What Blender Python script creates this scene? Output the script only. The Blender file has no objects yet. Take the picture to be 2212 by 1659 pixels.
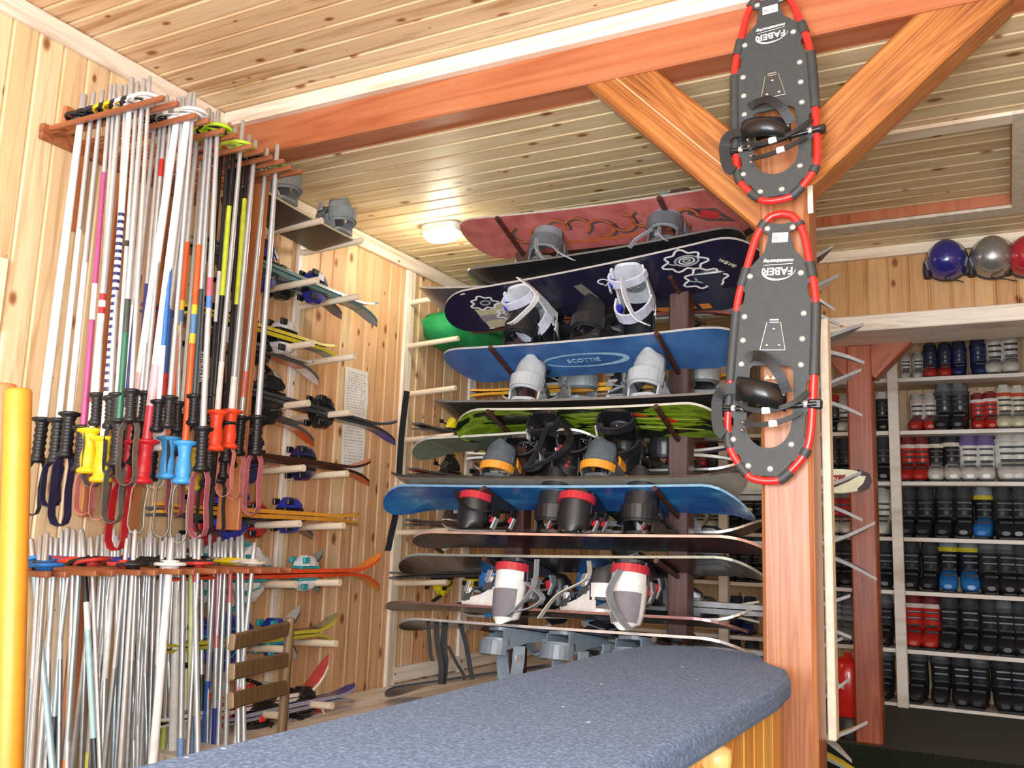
import bpy, math, random
from mathutils import Vector, Matrix, noise
from mathutils.geometry import tessellate_polygon
random.seed(7)
PI=math.pi
C=bpy.context.scene.collection
# ------------------------------------------------------------------ camera
H=1.35                      # eye height above the shop floor
FPX=2000.0; PITCH=0.16667; YAW=-0.49199; ROLL=-0.03537
cy_,sy_=math.cos(YAW),math.sin(YAW)
fw=Vector((sy_*math.cos(PITCH),cy_*math.cos(PITCH),math.sin(PITCH)))
r0=Vector((cy_,-sy_,0)); d0=fw.cross(r0)
rt=r0*math.cos(ROLL)+d0*math.sin(ROLL); dn=-r0*math.sin(ROLL)+d0*math.cos(ROLL)
def ray(x,y): return rt*((x-1106)/FPX)+dn*((y-829.5)/FPX)+fw
def onX(x,y,X): d=ray(x,y); p=d*(X/d.x); p.z+=H; return p
def onY(x,y,Y): d=ray(x,y); p=d*(Y/d.y); p.z+=H; return p
def onZ(x,y,Z): d=ray(x,y); p=d*((Z-H)/d.z); p.z+=H; return p
cam=bpy.data.cameras.new('camera'); co=bpy.data.objects.new('camera',cam); C.objects.link(co)
cam.sensor_width=36; cam.lens=36*FPX/2212; cam.clip_start=.02
m=Matrix.Identity(4)
for i in range(3): m[i][0]=rt[i]; m[i][1]=-dn[i]; m[i][2]=-fw[i]
m[2][3]=H; co.matrix_world=m
bpy.context.scene.camera=co
# ------------------------------------------------------------------ materials
def lin(c): return c/12.92 if c<=.04045 else ((c+.055)/1.055)**2.4
def hexc(h): h=h.lstrip('#'); return tuple(lin(int(h[i:i+2],16)/255) for i in (0,2,4))
_mc={}
def nt_new(name):
    m=bpy.data.materials.new(name); m.use_nodes=True; nt=m.node_tree; nt.nodes.clear()
    o=nt.nodes.new('ShaderNodeOutputMaterial'); b=nt.nodes.new('ShaderNodeBsdfPrincipled')
    nt.links.new(b.outputs[0],o.inputs[0]); return m,nt,b
def N(nt,t,**k):
    n=nt.nodes.new(t)
    for a,v in k.items():
        if a.startswith('i_'):
            key=a[2:]; n.inputs[int(key) if key.isdigit() else key].default_value=v
        else: setattr(n,a,v)
    return n
def math_(nt,op,a,b=None):
    n=nt.nodes.new('ShaderNodeMath'); n.operation=op
    for i,v in enumerate((a,b)):
        if v is None: continue
        if isinstance(v,(int,float)): n.inputs[i].default_value=v
        else: nt.links.new(v,n.inputs[i])
    return n.outputs[0]
def mixc(nt,f,a,b,mode='MIX'):
    n=nt.nodes.new('ShaderNodeMix'); n.data_type='RGBA'; n.blend_type=mode
    for i,v in ((0,f),(6,a),(7,b)):
        if isinstance(v,(int,float)): n.inputs[i].default_value=v
        elif isinstance(v,tuple): n.inputs[i].default_value=(*v[:3],1)
        else: nt.links.new(v,n.inputs[i])
    return n.outputs[2]
def ramp(nt,src,pts):
    n=nt.nodes.new('ShaderNodeValToRGB'); e=n.color_ramp.elements
    while len(e)<len(pts): e.new(.5)
    for el,(p,c) in zip(e,pts): el.position=p; el.color=(*c,1)
    nt.links.new(src,n.inputs[0]); return n.outputs[0]
def plain(h,rough=.45,metal=0,var=.12,scale=30,coat=0,name=None):
    key=(h,rough,metal,var,scale,coat)
    if key in _mc: return _mc[key]
    m,nt,b=nt_new(name or 'surface_'+h.strip('#'))
    c=hexc(h); tc=N(nt,'ShaderNodeTexCoord')
    nz=N(nt,'ShaderNodeTexNoise',i_Scale=scale,i_Detail=3.0); nt.links.new(tc.outputs['Object'],nz.inputs['Vector'])
    lo=tuple(x*(1-var) for x in c); hi=tuple(min(1,x*(1+var)) for x in c)
    nt.links.new(ramp(nt,nz.outputs[0],[(.3,lo),(.7,hi)]),b.inputs['Base Color'])
    b.inputs['Roughness'].default_value=rough; b.inputs['Metallic'].default_value=metal
    b.inputs['Coat Weight'].default_value=coat
    _mc[key]=m; return m
def two_tone(a,bcol,scale=6,rough=.35,lo=.42,hi=.58,stretch=(1,1,1),name='pattern',third=None):
    key=('tt',a,bcol,scale,rough,lo,hi,stretch,third)
    if key in _mc: return _mc[key]
    m,nt,b=nt_new(name); tc=N(nt,'ShaderNodeTexCoord'); mp=N(nt,'ShaderNodeMapping'); mp.inputs['Scale'].default_value=stretch
    nt.links.new(tc.outputs['Object'],mp.inputs['Vector'])
    nz=N(nt,'ShaderNodeTexNoise',i_Scale=scale,i_Detail=5.0,i_Distortion=.6); nt.links.new(mp.outputs[0],nz.inputs['Vector'])
    pts=[(lo,hexc(a)),(hi,hexc(bcol))]
    if third: pts.append((min(1,hi+.1),hexc(third)))
    nt.links.new(ramp(nt,nz.outputs[0],pts),b.inputs['Base Color']); b.inputs['Roughness'].default_value=rough
    _mc[key]=m; return m
def pine(name,across,along,bw,cols,seed=0.,knots=1.,rough=.5,contrast=.8):
    """tongue and groove pine boards: tint per board, grain along it, knots"""
    m,nt,b=nt_new(name); tc=N(nt,'ShaderNodeTexCoord'); sp=N(nt,'ShaderNodeSeparateXYZ')
    nt.links.new(tc.outputs['Object'],sp.inputs[0])
    A=sp.outputs['XYZ'.index(across)]; L=sp.outputs['XYZ'.index(along)]
    T=sp.outputs[({0,1,2}-{'XYZ'.index(across),'XYZ'.index(along)}).pop()]
    idx=math_(nt,'FLOOR',math_(nt,'ADD',math_(nt,'DIVIDE',A,bw),seed))
    wn=N(nt,'ShaderNodeTexWhiteNoise',noise_dimensions='1D'); nt.links.new(idx,wn.inputs['W'])
    # grain coordinates
    cmb=N(nt,'ShaderNodeCombineXYZ')
    nt.links.new(math_(nt,'ADD',math_(nt,'MULTIPLY',A,30),math_(nt,'MULTIPLY',wn.outputs[0],50)),cmb.inputs[0])
    nt.links.new(math_(nt,'ADD',math_(nt,'MULTIPLY',L,1.6),math_(nt,'MULTIPLY',idx,3.7)),cmb.inputs[1]); nt.links.new(math_(nt,'MULTIPLY',T,6),cmb.inputs[2])
    n1=N(nt,'ShaderNodeTexNoise',i_Scale=1.0,i_Detail=4.0,i_Distortion=.9); nt.links.new(cmb.outputs[0],n1.inputs['Vector'])
    n2=N(nt,'ShaderNodeTexNoise',i_Scale=4.0,i_Detail=3.0,i_Distortion=.3); nt.links.new(cmb.outputs[0],n2.inputs['Vector'])
    tint=ramp(nt,wn.outputs[0],[(i/(len(cols)-1) if len(cols)>1 else 0,hexc(c)) for i,c in enumerate(cols)])
    g=ramp(nt,n1.outputs[0],[(.35,(1.08,1.06,1.02)),(.52,(1,1,1)),(.68,(1-.26*contrast,1-.38*contrast,1-.5*contrast))])
    col=mixc(nt,1.0,tint,g,'MULTIPLY')
    g2=ramp(nt,n2.outputs[0],[(.4,(1,1,1)),(.7,(.9,.85,.78))]); col=mixc(nt,.8,col,g2,'MULTIPLY')
    # knots
    ck=N(nt,'ShaderNodeCombineXYZ'); nt.links.new(math_(nt,'MULTIPLY',A,10),ck.inputs[0])
    nt.links.new(math_(nt,'ADD',math_(nt,'MULTIPLY',L,5.5),math_(nt,'MULTIPLY',wn.outputs[0],31)),ck.inputs[1])
    vo=N(nt,'ShaderNodeTexVoronoi',i_Scale=1.0,voronoi_dimensions='2D'); nt.links.new(ck.outputs[0],vo.inputs['Vector'])
    sc=N(nt,'ShaderNodeSeparateColor'); nt.links.new(vo.outputs['Color'],sc.inputs[0])
    rad=math_(nt,'MULTIPLY',math_(nt,'MAXIMUM',math_(nt,'SUBTRACT',sc.outputs[0],1-.5*knots),0.0),.22)
    kd=math_(nt,'DIVIDE',vo.outputs['Distance'],math_(nt,'ADD',rad,.0008))
    kn=ramp(nt,math_(nt,'MULTIPLY',kd,.4),[(.25,(.36,.2,.13)),(.42,(.62,.42,.3)),(.7,(1,1,1))])
    col=mixc(nt,1.0,col,kn,'MULTIPLY')
    nt.links.new(col,b.inputs['Base Color']); b.inputs['Roughness'].default_value=rough
    b.inputs['Coat Weight'].default_value=.06; b.inputs['Coat Roughness'].default_value=.4
    return m
def timber(name,dark,mid,light,rough=.38,sc=1.,dist=1.2,axis='Z'):
    """solid stained timber, grain along a local axis"""
    m,nt,b=nt_new(name); tc=N(nt,'ShaderNodeTexCoord'); mp=N(nt,'ShaderNodeMapping')
    S=[16*sc]*3; S['XYZ'.index(axis)]=.9*sc; mp.inputs['Scale'].default_value=S
    nt.links.new(tc.outputs['Object'],mp.inputs['Vector'])
    n0=N(nt,'ShaderNodeTexNoise',i_Scale=.55,i_Detail=2.0,i_Distortion=dist); nt.links.new(mp.outputs[0],n0.inputs['Vector'])
    w=math_(nt,'FRACT',math_(nt,'MULTIPLY',n0.outputs[0],9.0)); w=math_(nt,'ABSOLUTE',math_(nt,'SUBTRACT',w,.5))
    n1=N(nt,'ShaderNodeTexNoise',i_Scale=5.0,i_Detail=5.0,i_Roughness=.65); nt.links.new(mp.outputs[0],n1.inputs['Vector'])
    n2=N(nt,'ShaderNodeTexNoise',i_Scale=2.2,i_Detail=2.0); nt.links.new(tc.outputs['Object'],n2.inputs['Vector'])
    a=math_(nt,'ADD',math_(nt,'MULTIPLY',w,.42),math_(nt,'ADD',math_(nt,'MULTIPLY',n1.outputs[0],.42),math_(nt,'MULTIPLY',n2.outputs[0],.38)))
    col=ramp(nt,a,[(.3,hexc(dark)),(.5,hexc(mid)),(.72,hexc(light))])
    nt.links.new(col,b.inputs['Base Color']); b.inputs['Roughness'].default_value=rough; b.inputs['Coat Weight'].default_value=.15; b.inputs['Coat Roughness'].default_value=.25
    return m
def carpet_mat(name,base,specks,white,bump=.6):
    m,nt,b=nt_new(name); tc=N(nt,'ShaderNodeTexCoord')
    n1=N(nt,'ShaderNodeTexNoise',i_Scale=150.0,i_Detail=4.0,i_Roughness=.75); nt.links.new(tc.outputs['Object'],n1.inputs['Vector'])
    n2=N(nt,'ShaderNodeTexNoise',i_Scale=70.0,i_Detail=3.0); nt.links.new(tc.outputs['Object'],n2.inputs['Vector'])
    col=ramp(nt,n1.outputs[0],[(.3,hexc(specks[0])),(.5,hexc(base)),(.7,hexc(specks[1]))])
    hue=ramp(nt,n2.outputs[1],[(.2,(.86,.86,1.05)),(.5,(1,1,1)),(.8,(1.08,.98,1.0))]); col=mixc(nt,.8,col,hue,'MULTIPLY')
    vo=N(nt,'ShaderNodeTexVoronoi',i_Scale=22.0); nt.links.new(tc.outputs['Object'],vo.inputs['Vector'])
    sc=N(nt,'ShaderNodeSeparateColor'); nt.links.new(vo.outputs['Color'],sc.inputs[0])
    f=math_(nt,'MULTIPLY',math_(nt,'LESS_THAN',vo.outputs['Distance'],.085),math_(nt,'GREATER_THAN',sc.outputs[0],.82))
    col=mixc(nt,f,col,hexc(white))
    bp=N(nt,'ShaderNodeBump',i_Strength=bump,i_Distance=.004); nt.links.new(n1.outputs[0],bp.inputs['Height']); nt.links.new(bp.outputs[0],b.inputs['Normal'])
    nt.links.new(col,b.inputs['Base Color']); b.inputs['Roughness'].default_value=.95; b.inputs['Specular IOR Level'].default_value=.1
    b.inputs['Sheen Weight'].default_value=.1
    return m
def emit_mat(h,s):
    m,nt,b=nt_new('lit_diffuser'); b.inputs['Base Color'].default_value=(.9,.9,.85,1); b.inputs['Emission Color'].default_value=(*hexc(h),1); b.inputs['Emission Strength'].default_value=s; return m
WALLC=['#e6c79c','#dcae82','#e9cfa6','#d9a97f','#e2bf94','#ecd6ae','#dcb288']
M_wall=pine('pine_wall_boards','Y','Z',.088,WALLC)
M_back=pine('pine_back_boards','X','Z',.088,['#e0c8a2','#d4b48c','#e3cfae','#d2ae84'],seed=3)
M_ceilF=pine('pine_ceiling_boards','Y','X',.092,['#ecd0a8','#e2bd94','#f0d9b2','#deb48c'],seed=5,contrast=1.25)
M_ceilB=pine('pine_ceiling_boards_rear','Y','X',.092,['#e6d3aa','#dcc49a','#e9dab4','#d9bc92'],seed=9)
M_trimY=pine('pine_trim_y','Z','Y',.5,['#dfbf8e'],seed=2,knots=.5)
M_trimX=pine('pine_trim_x','Z','X',.5,['#e6c996'],seed=4,knots=.6)
M_trimZ=pine('pine_trim_z','Y','Z',.5,['#eedcb6'],seed=4,knots=.5)
M_shelf=pine('pine_shelf_board','Y','X',.6,['#e6cda4'],seed=4,knots=.6)
M_cab=pine('pine_cabinet_boards','Y','Z',.085,['#eab45c','#dc9c45','#f0c271'],seed=1,knots=.4)
M_ledge=pine('pine_ledge','X','Y',.3,['#c79a62'],seed=1,knots=.8)
M_stain=timber('red_stained_timber','#8e3a1c','#bd5a2c','#d27a48')
M_beam=timber('red_stained_beam','#9e5230','#b66a43','#c27c56',sc=.6,dist=.5)
M_brace=timber('amber_stained_timber','#7c431b','#a7662f','#c58448',sc=1.0,dist=2.0)
M_post=timber('stained_post','#85492a','#a46640','#b67c54')
M_far=timber('dark_red_post','#80371b','#9d4b28','#b0603a',sc=.8,dist=.6)
M_rackbr=timber('red_brown_rack_wood','#7f4528','#9c5a36','#ab6d48',rough=.55,sc=.7,axis='X',dist=.3)
M_rackpl=timber('red_brown_rack_plank','#9a5632','#b8703f','#c98656',rough=.55,sc=.7,dist=.4)
M_dkrack=timber('dark_brown_rack','#2c1511','#43221c','#57322a',rough=.5)
M_peg=timber('pale_dowel','#d2bfa6','#e2d2ba','#efe4d2',rough=.6,sc=.6,axis='X',dist=.2)
M_tan=timber('tan_wood','#55422a','#705838','#8a7250',rough=.5)
M_carpet=carpet_mat('blue_grey_carpet','#4f668c',('#2e405e','#7d98c0'),'#eef2f4')
M_floorc=carpet_mat('dark_carpet','#23271f',('#14170f','#363b30'),'#4a4e45')
# ------------------------------------------------------------------ mesh helpers
class MB:
    def __init__(s): s.v=[];s.f=[];s.mi=[];s.sm=[]
    def add(s,vs,fs,mi=0,sm=False):
        o=len(s.v); s.v+= [tuple(v) for v in vs]
        for f in fs: s.f.append([o+i for i in f]); s.mi.append(mi); s.sm.append(sm)
    def box(s,c,d,mi=0,M=None,bev=0):
        x,y,z=(k/2 for k in d); c=Vector(c)
        if bev<=0:
            vs=[Vector((a*x,b*y,g*z))for a in(-1,1)for b in(-1,1)for g in(-1,1)]
            fs=[(0,1,3,2),(4,6,7,5),(0,4,5,1),(2,3,7,6),(0,2,6,4),(1,5,7,3)]
        else:
            # bevelled: three nested quads per corner
            vs=[];idx={}
            for a in(-1,1):
                for b in(-1,1):
                    for g in(-1,1):
                        idx[a,b,g]=len(vs)
                        vs+= [Vector((a*x,b*(y-bev),g*(z-bev))),Vector((a*(x-bev),b*y,g*(z-bev))),Vector((a*(x-bev),b*(y-bev),g*z))]
            fs=[]
            for a in(-1,1):
                q=[idx[a,-1,-1],idx[a,1,-1],idx[a,1,1],idx[a,-1,1]]; fs.append(q if a>0 else q[::-1])
                q=[idx[-1,a,-1]+1,idx[-1,a,1]+1,idx[1,a,1]+1,idx[1,a,-1]+1]; fs.append(q if a>0 else q[::-1])
                q=[idx[-1,-1,a]+2,idx[1,-1,a]+2,idx[1,1,a]+2,idx[-1,1,a]+2]; fs.append(q if a>0 else q[::-1])
            for a in(-1,1):
                for b in(-1,1):
                    q=[idx[a,b,-1],idx[a,b,-1]+1,idx[a,b,1]+1,idx[a,b,1]]; fs.append(q if a*b>0 else q[::-1])
                    q=[idx[a,-1,b],idx[a,1,b],idx[a,1,b]+2,idx[a,-1,b]+2]; fs.append(q if a*b>0 else q[::-1])
                    q=[idx[-1,a,b]+1,idx[-1,a,b]+2,idx[1,a,b]+2,idx[1,a,b]+1]; fs.append(q if a*b>0 else q[::-1])
                    for g in(-1,1):
                        q=[idx[a,b,g],idx[a,b,g]+1,idx[a,b,g]+2]; fs.append(q if a*b*g>0 else q[::-1])
        vs=[(M@v if M else v)+c for v in vs]; s.add(vs,fs,mi)
    def rings(s,R,mi=0,sm=True,caps=True,closed=True):
        n=len(R[0]); vs=[p for r in R for p in r]; fs=[]
        k=n if closed else n-1
        for i in range(len(R)-1):
            for j in range(k):
                a=i*n+j; b=i*n+(j+1)%n; fs.append((a,b,b+n,a+n))
        s.add(vs,fs,mi,sm)
        if caps and closed:
            s.add(R[0],[tuple(range(n))[::-1]],mi); s.add(R[-1],[tuple(range(n))],mi)
    def tube(s,pts,rad,seg=8,mi=0,sm=True,caps=True,flat=1.0):
        pts=[Vector(p) for p in pts]; n=len(pts)
        if isinstance(rad,(int,float)): rad=[rad]*n
        R=[];up=None
        for i,p in enumerate(pts):
            t=(pts[min(i+1,n-1)]-pts[max(i-1,0)]).normalized()
            if up is None:
                up=Vector((0,0,1)) if abs(t.z)<.9 else Vector((0,1,0))
            a=t.cross(up); a.normalize(); b=a.cross(t).normalized(); up=b
            R.append([p+a*math.cos(2*PI*k/seg)*rad[i]+b*math.sin(2*PI*k/seg)*rad[i]*flat for k in range(seg)])
        s.rings([r[::-1] for r in R],mi,sm,caps)
    def lathe(s,prof,seg=16,mi=0,M=None,sm=True):
        R=[[Vector((r*math.cos(2*PI*k/seg),r*math.sin(2*PI*k/seg),z)) for k in range(seg)] for r,z in prof]
        if M: R=[[M@p for p in r] for r in R]
        s.rings(R,mi,sm,True)
    def plate(s,loops,z0,z1,mi=0,mis=None,f=None):
        """flat plate with holes; loops[0] outer. f maps (x,y,z)->point"""
        f=f or (lambda x,y,z:(x,y,z)); mis=mi if mis is None else mis
        L=[[Vector((p[0],p[1],0)) for p in l] for l in loops]
        tri=tessellate_polygon(L); fl=[p for l in L for p in l]
        # orientation of tris
        def area(t): a,b,c=(fl[i] for i in t); return (b-a).cross(c-a).z
        tri=[t if area(t)>0 else t[::-1] for t in tri]
        s.add([f(p.x,p.y,z1) for p in fl],tri,mi); s.add([f(p.x,p.y,z0) for p in fl],[t[::-1] for t in tri],mi)
        for k,l in enumerate(L):
            n=len(l); A=sum(l[i].x*l[(i+1)%n].y-l[(i+1)%n].x*l[i].y for i in range(n))
            l=l if (A>0)==(k==0) else l[::-1]
            s.add([f(p.x,p.y,z) for z in(z0,z1) for p in l],[(i,(i+1)%n,n+(i+1)%n,n+i) for i in range(n)],mis)
    def stroke(s,pts,w,z,mi=0,f=None,closed=False):
        f=f or (lambda x,y,z:(x,y,z)); pts=[Vector((p[0],p[1])) for p in pts]; n=len(pts); vs=[]
        ws=w if isinstance(w,(list,tuple)) else [w]*n
        for i,p in enumerate(pts):
            a=pts[(i-1)%n] if closed else pts[max(i-1,0)]; b=pts[(i+1)%n] if closed else pts[min(i+1,n-1)]
            t=(b-a); t=t.normalized() if t.length>0 else Vector((1,0)); q=Vector((-t.y,t.x))*ws[i]/2
            vs+=[f(*(p+q),z),f(*(p-q),z)]
        k=n if closed else n-1
        s.add(vs,[(2*i,2*i+1,(2*i+3)%(2*n),(2*i+2)%(2*n)) for i in range(k)],mi)
    def ribbon(s,pts,side,w,th,mi=0,sm=True):
        """strap: pts centre line, side = width direction vector"""
        pts=[Vector(p) for p in pts]; n=len(pts); R=[]
        sd=Vector(side).normalized()
        for i,p in enumerate(pts):
            t=(pts[min(i+1,n-1)]-pts[max(i-1,0)]).normalized(); nn=sd.cross(t).normalized()
            R.append([p+sd*w/2+nn*th/2,p-sd*w/2+nn*th/2,p-sd*w/2-nn*th/2,p+sd*w/2-nn*th/2])
        s.rings(R,mi,False,True)
    def mesh(s,name,mats):
        me=bpy.data.meshes.new(name); me.from_pydata(s.v,[],s.f)
        for m in (mats if isinstance(mats,(list,tuple)) else [mats]): me.materials.append(m)
        me.polygons.foreach_set('material_index',s.mi); me.polygons.foreach_set('use_smooth',s.sm); me.update(); return me
    def build(s,name,mats,parent=None,M=None):
        return link(name,s.mesh(name,mats),parent,M)
def link(name,me,parent=None,M=None):
    o=bpy.data.objects.new(name,me); C.objects.link(o)
    if parent: o.parent=parent
    if M is not None: o.matrix_local=M
    return o
def tag(o,label=None,cat=None,group=None,kind=None):
    for k,v in (('label',label),('category',cat),('group',group),('kind',kind)):
        if v: o[k]=v
    return o
def thing(name,label,cat,M=None,group=None):
    o=bpy.data.objects.new(name,None); C.objects.link(o); o.empty_display_size=.05
    if M is not None: o.matrix_world=M if isinstance(M,Matrix) else Matrix.Translation(M)
    return tag(o,label,cat,group)
def struct(o): o['kind']='structure'; return o
KIDS={}
def kids(o): return [c for c in C.objects if c.parent==o]
def copy_tree(o,parent=None,kd=None):
    c=o.copy(); C.objects.link(c)
    if parent: c.parent=parent
    for ch in o.children: copy_tree(ch,c)
    return c
def frame(o,x,y):
    """matrix from origin, x axis, approximate y axis"""
    x=Vector(x).normalized(); z=x.cross(Vector(y)).normalized(); y=z.cross(x)
    m=Matrix.Identity(4)
    for i in range(3): m[i][0]=x[i];m[i][1]=y[i];m[i][2]=z[i];m[i][3]=o[i]
    return m
def text_obj(s,size,mat,parent,M,name='lettering',ext=.0006,shear=0,bold=0):
    cu=bpy.data.curves.new(name,'FONT'); cu.body=s; cu.size=size; cu.align_x='CENTER'; cu.align_y='CENTER'; cu.extrude=ext; cu.shear=shear; cu.offset=bold; cu.resolution_u=4
    t=bpy.data.objects.new('tmp',cu); C.objects.link(t); dg=bpy.context.evaluated_depsgraph_get(); dg.update()
    me=bpy.data.meshes.new_from_object(t.evaluated_get(dg)); bpy.data.objects.remove(t); bpy.data.curves.remove(cu)
    me.materials.clear(); me.materials.append(mat); return link(name,me,parent,M)
ORD=['first','second','third','fourth','fifth','sixth','seventh','eighth','ninth','tenth','eleventh','twelfth','thirteenth','fourteenth','fifteenth','sixteenth','seventeenth','eighteenth','nineteenth','twentieth','twenty-first','twenty-second','twenty-third','twenty-fourth','twenty-fifth','twenty-sixth','twenty-seventh','twenty-eighth','twenty-ninth','thirtieth','thirty-first','thirty-second','thirty-third','thirty-fourth','thirty-fifth','thirty-sixth','thirty-seventh','thirty-eighth','thirty-ninth','fortieth']
ORD+=['forty-'+k for k in ORD[:9]]+['fiftieth']+['fifty-'+k for k in ORD[:9]]
STEEL=plain('#c4c8cc',.3,.55,.06,60,name='brushed_metal'); CHROME=plain('#dcdee0',.15,1,.04,name='chrome')
BLACK=plain('#1b1c1f',.4); BLACKM=plain('#24262a',.6); WHITE=plain('#eceae6',.35); WPLA=plain('#e6e6e4',.4)
# ------------------------------------------------------------------ setting
WX=-2.634
def panel(name,O,u,v,n,W,L,bw,mat,holes=None):
    """tongue and groove lining: boards across u, along v, facing n, V grooves cut in"""
    mb=MB(); O,u,v,n=(Vector(k) for k in(O,u,v,n)); g=.007
    k0=0; rows=[]
    t=0.0
    start=O.dot(u)
    first=math.ceil(start/bw)*bw-start
    cuts=[first+i*bw for i in range(int((W-first)/bw)+1)]
    prof=[(0,0)]
    for c in cuts:
        if c-g<=0 or c+g>=W: continue
        prof+=[(c-g,0),(c-.0015,-.006),(c+.0015,-.006),(c+g,0)]
    prof.append((W,0))
    vs=[];fs=[]
    for a,d in prof:
        vs+=[O+u*a+n*d,O+u*a+n*d+v*L]
    flip=u.cross(v).dot(n)<0
    for i in range(len(prof)-1):
        q=(2*i,2*i+2,2*i+3,2*i+1); fs.append(q[::-1] if flip else q)
    mb.add(vs,fs)
    # backing
    b=[O-n*.02,O+u*W-n*.02,O+u*W+v*L-n*.02,O+v*L-n*.02]; mb.add(b,[(0,1,2,3) if flip else (3,2,1,0)])
    return struct(mb.build(name,mat))
def sbox(name,lo,hi,mat,bev=0):
    mb=MB(); lo=Vector(lo);hi=Vector(hi); mb.box((lo+hi)/2,hi-lo,bev=bev); return struct(mb.build(name,mat))
ZF=H+1.60; ZB=H+1.405; YB0=2.464; YB1=2.585; YW=6.36
FLB=H-.87
panel('wall_left',(WX,-1.2,0),(0,1,0),(0,0,1),(1,0,0),YW+1.2,ZF,.088,M_wall)
panel('wall_back',(WX,YW,0),(1,0,0),(0,0,1),(0,-1,0),4.2,ZB,.088,M_back)
panel('wall_right',(1.55,-1.2,0),(0,1,0),(0,0,1),(-1,0,0),YW+1.2,ZF,.088,M_wall)
panel('ceiling',(WX,-1.2,ZF),(0,1,0),(1,0,0),(0,0,-1),YB0+1.2+.02,4.2,.092,M_ceilF)
# rear ceiling with a recessed opening
HX0,HX1,HY0,HY1=-.74,.075,3.24,4.07
panel('ceiling.001',(WX,YB1-.02,ZB),(0,1,0),(1,0,0),(0,0,-1),YW-YB1+.02,HX0-WX,.092,M_ceilB)
panel('ceiling.002',(HX0,YB1-.02,ZB),(0,1,0),(1,0,0),(0,0,-1),HY0-YB1+.02,1.55-HX0,.092,M_ceilB)
panel('ceiling.003',(HX0,HY1,ZB),(0,1,0),(1,0,0),(0,0,-1),YW-HY1,1.55-HX0,.092,M_ceilB)
panel('ceiling.004',(HX1,HY0,ZB),(0,1,0),(1,0,0),(0,0,-1),HY1-HY0,1.55-HX1,.092,M_ceilB)
panel('ceiling.005',(HX0-.02,HY0-.02,ZB+.045),(0,1,0),(1,0,0),(0,0,-1),HY1-HY0+.04,HX1-HX0+.04,.092,M_ceilB)
sbox('trim_1',(HX0,HY1-.004,ZB),(HX1,HY1+.02,ZB+.045),M_beam); sbox('trim_2',(HX1-.004,HY0,ZB),(HX1+.02,HY1-.005,ZB+.045),M_beam)
sbox('trim_3',(HX0-.02,HY0,ZB),(HX0+.004,HY1,ZB+.045),M_beam); sbox('trim_4',(HX0,HY0-.02,ZB),(HX1,HY0+.004,ZB+.045),M_beam)
M_pale=plain('#d9cfbc',.6,name='painted_trim')
sbox('trim_5',(HX0-.1,HY1,ZB-.014),(HX1+.07,HY1+.085,ZB-.001),M_pale); sbox('trim_6',(HX1,HY0-.07,ZB-.014),(HX1+.07,HY1,ZB-.001),M_pale)
sbox('trim_7',(HX0-.1,HY0-.07,ZB-.014),(HX1,HY0,ZB-.001),M_trimX)
# floors
sbox('floor',(WX-.1,-1.2,-.05),(1.6,YW,0),M_floorc)
sbox('floor.001',(WX-.1,4.7,.001),(1.6,YW,FLB),M_floorc)
# wall / ceiling trims
def tri_trim(name,y0,y1,z): 
    mb=MB(); 
    mb.box((WX+.012,(y0+y1)/2,z-.036),(.024,y1-y0,.07),bev=.005); return struct(mb.build(name,M_trimY))
tri_trim('trim_8',-1.2,YB0,ZF-.002); tri_trim('trim_9',YB1,YW,ZB-.002)
sbox('trim_10',(WX+.025,YB0-.03,ZF-.062),(1.55,YB0-.001,ZF-.004),M_trimX)   # pale batten over the beam
sbox('baseboard_left',(WX,3.80,H-.69),(WX+.02,YW,H-.62),M_trimY)
# ------------------------------------------------------------------ timber frame
def timber_piece(name,label,cat,P0,P1,front,w,d,mat,bev=.008,extra=None):
    """square timber from P0 to P1; front = direction of the broad face normal; w across, d deep"""
    P0=Vector(P0);P1=Vector(P1); z=(P1-P0).normalized(); y=-Vector(front); x=y.cross(z).normalized(); y=z.cross(x)
    m=Matrix.Identity(4)
    for i in range(3): m[i][0]=x[i];m[i][1]=y[i];m[i][2]=z[i];m[i][3]=P0[i]
    L=(P1-P0).length; mb=MB(); mb.box((0,0,L/2),(w,d,L),bev=bev)
    if extra: extra(mb,L,w,d)
    o=mb.build(name,mat,None,m); tag(o,label,cat); return o
FY=(0,-1,0)
timber_piece('ceiling_beam','long red-stained beam running under the ceiling from the left wall','beam',(WX+.03,(YB0+YB1)/2,H+1.495),(1.5,(YB0+YB1)/2,H+1.495),FY,.17,YB1-YB0,M_beam,bev=.006)
PX=-.503
timber_piece('wooden_post','red-brown square post by the counter carrying two snowshoes','post',(PX,2.535,0),(PX,2.535,H+1.405),FY,.134,.134,M_post,bev=.012)
# braces
def brace(name,label,a,b,w,d,yc,mat):
    a=onY(*a,yc-d/2);b=onY(*b,yc-d/2); a.y=b.y=yc
    def crack(mb,L,w,d): mb.box((-w*.06,-d/2-.0005,L*.5),(.004,.003,L*.86),1)
    o=timber_piece(name,label,'brace',a,b,FY,w,d,[mat,plain('#c9a684',.6)],bev=.007,extra=crack if 'left' in label else None); return o
bL=brace('diagonal_brace','amber diagonal brace rising left from the post to the beam',(1700,462),(1272,112),.165,.11,2.53,M_brace)
bR=brace('diagonal_brace','amber diagonal brace rising right from the post to the beam',(1700,375),(2180,-87),.155,.11,2.53,M_brace)
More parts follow.
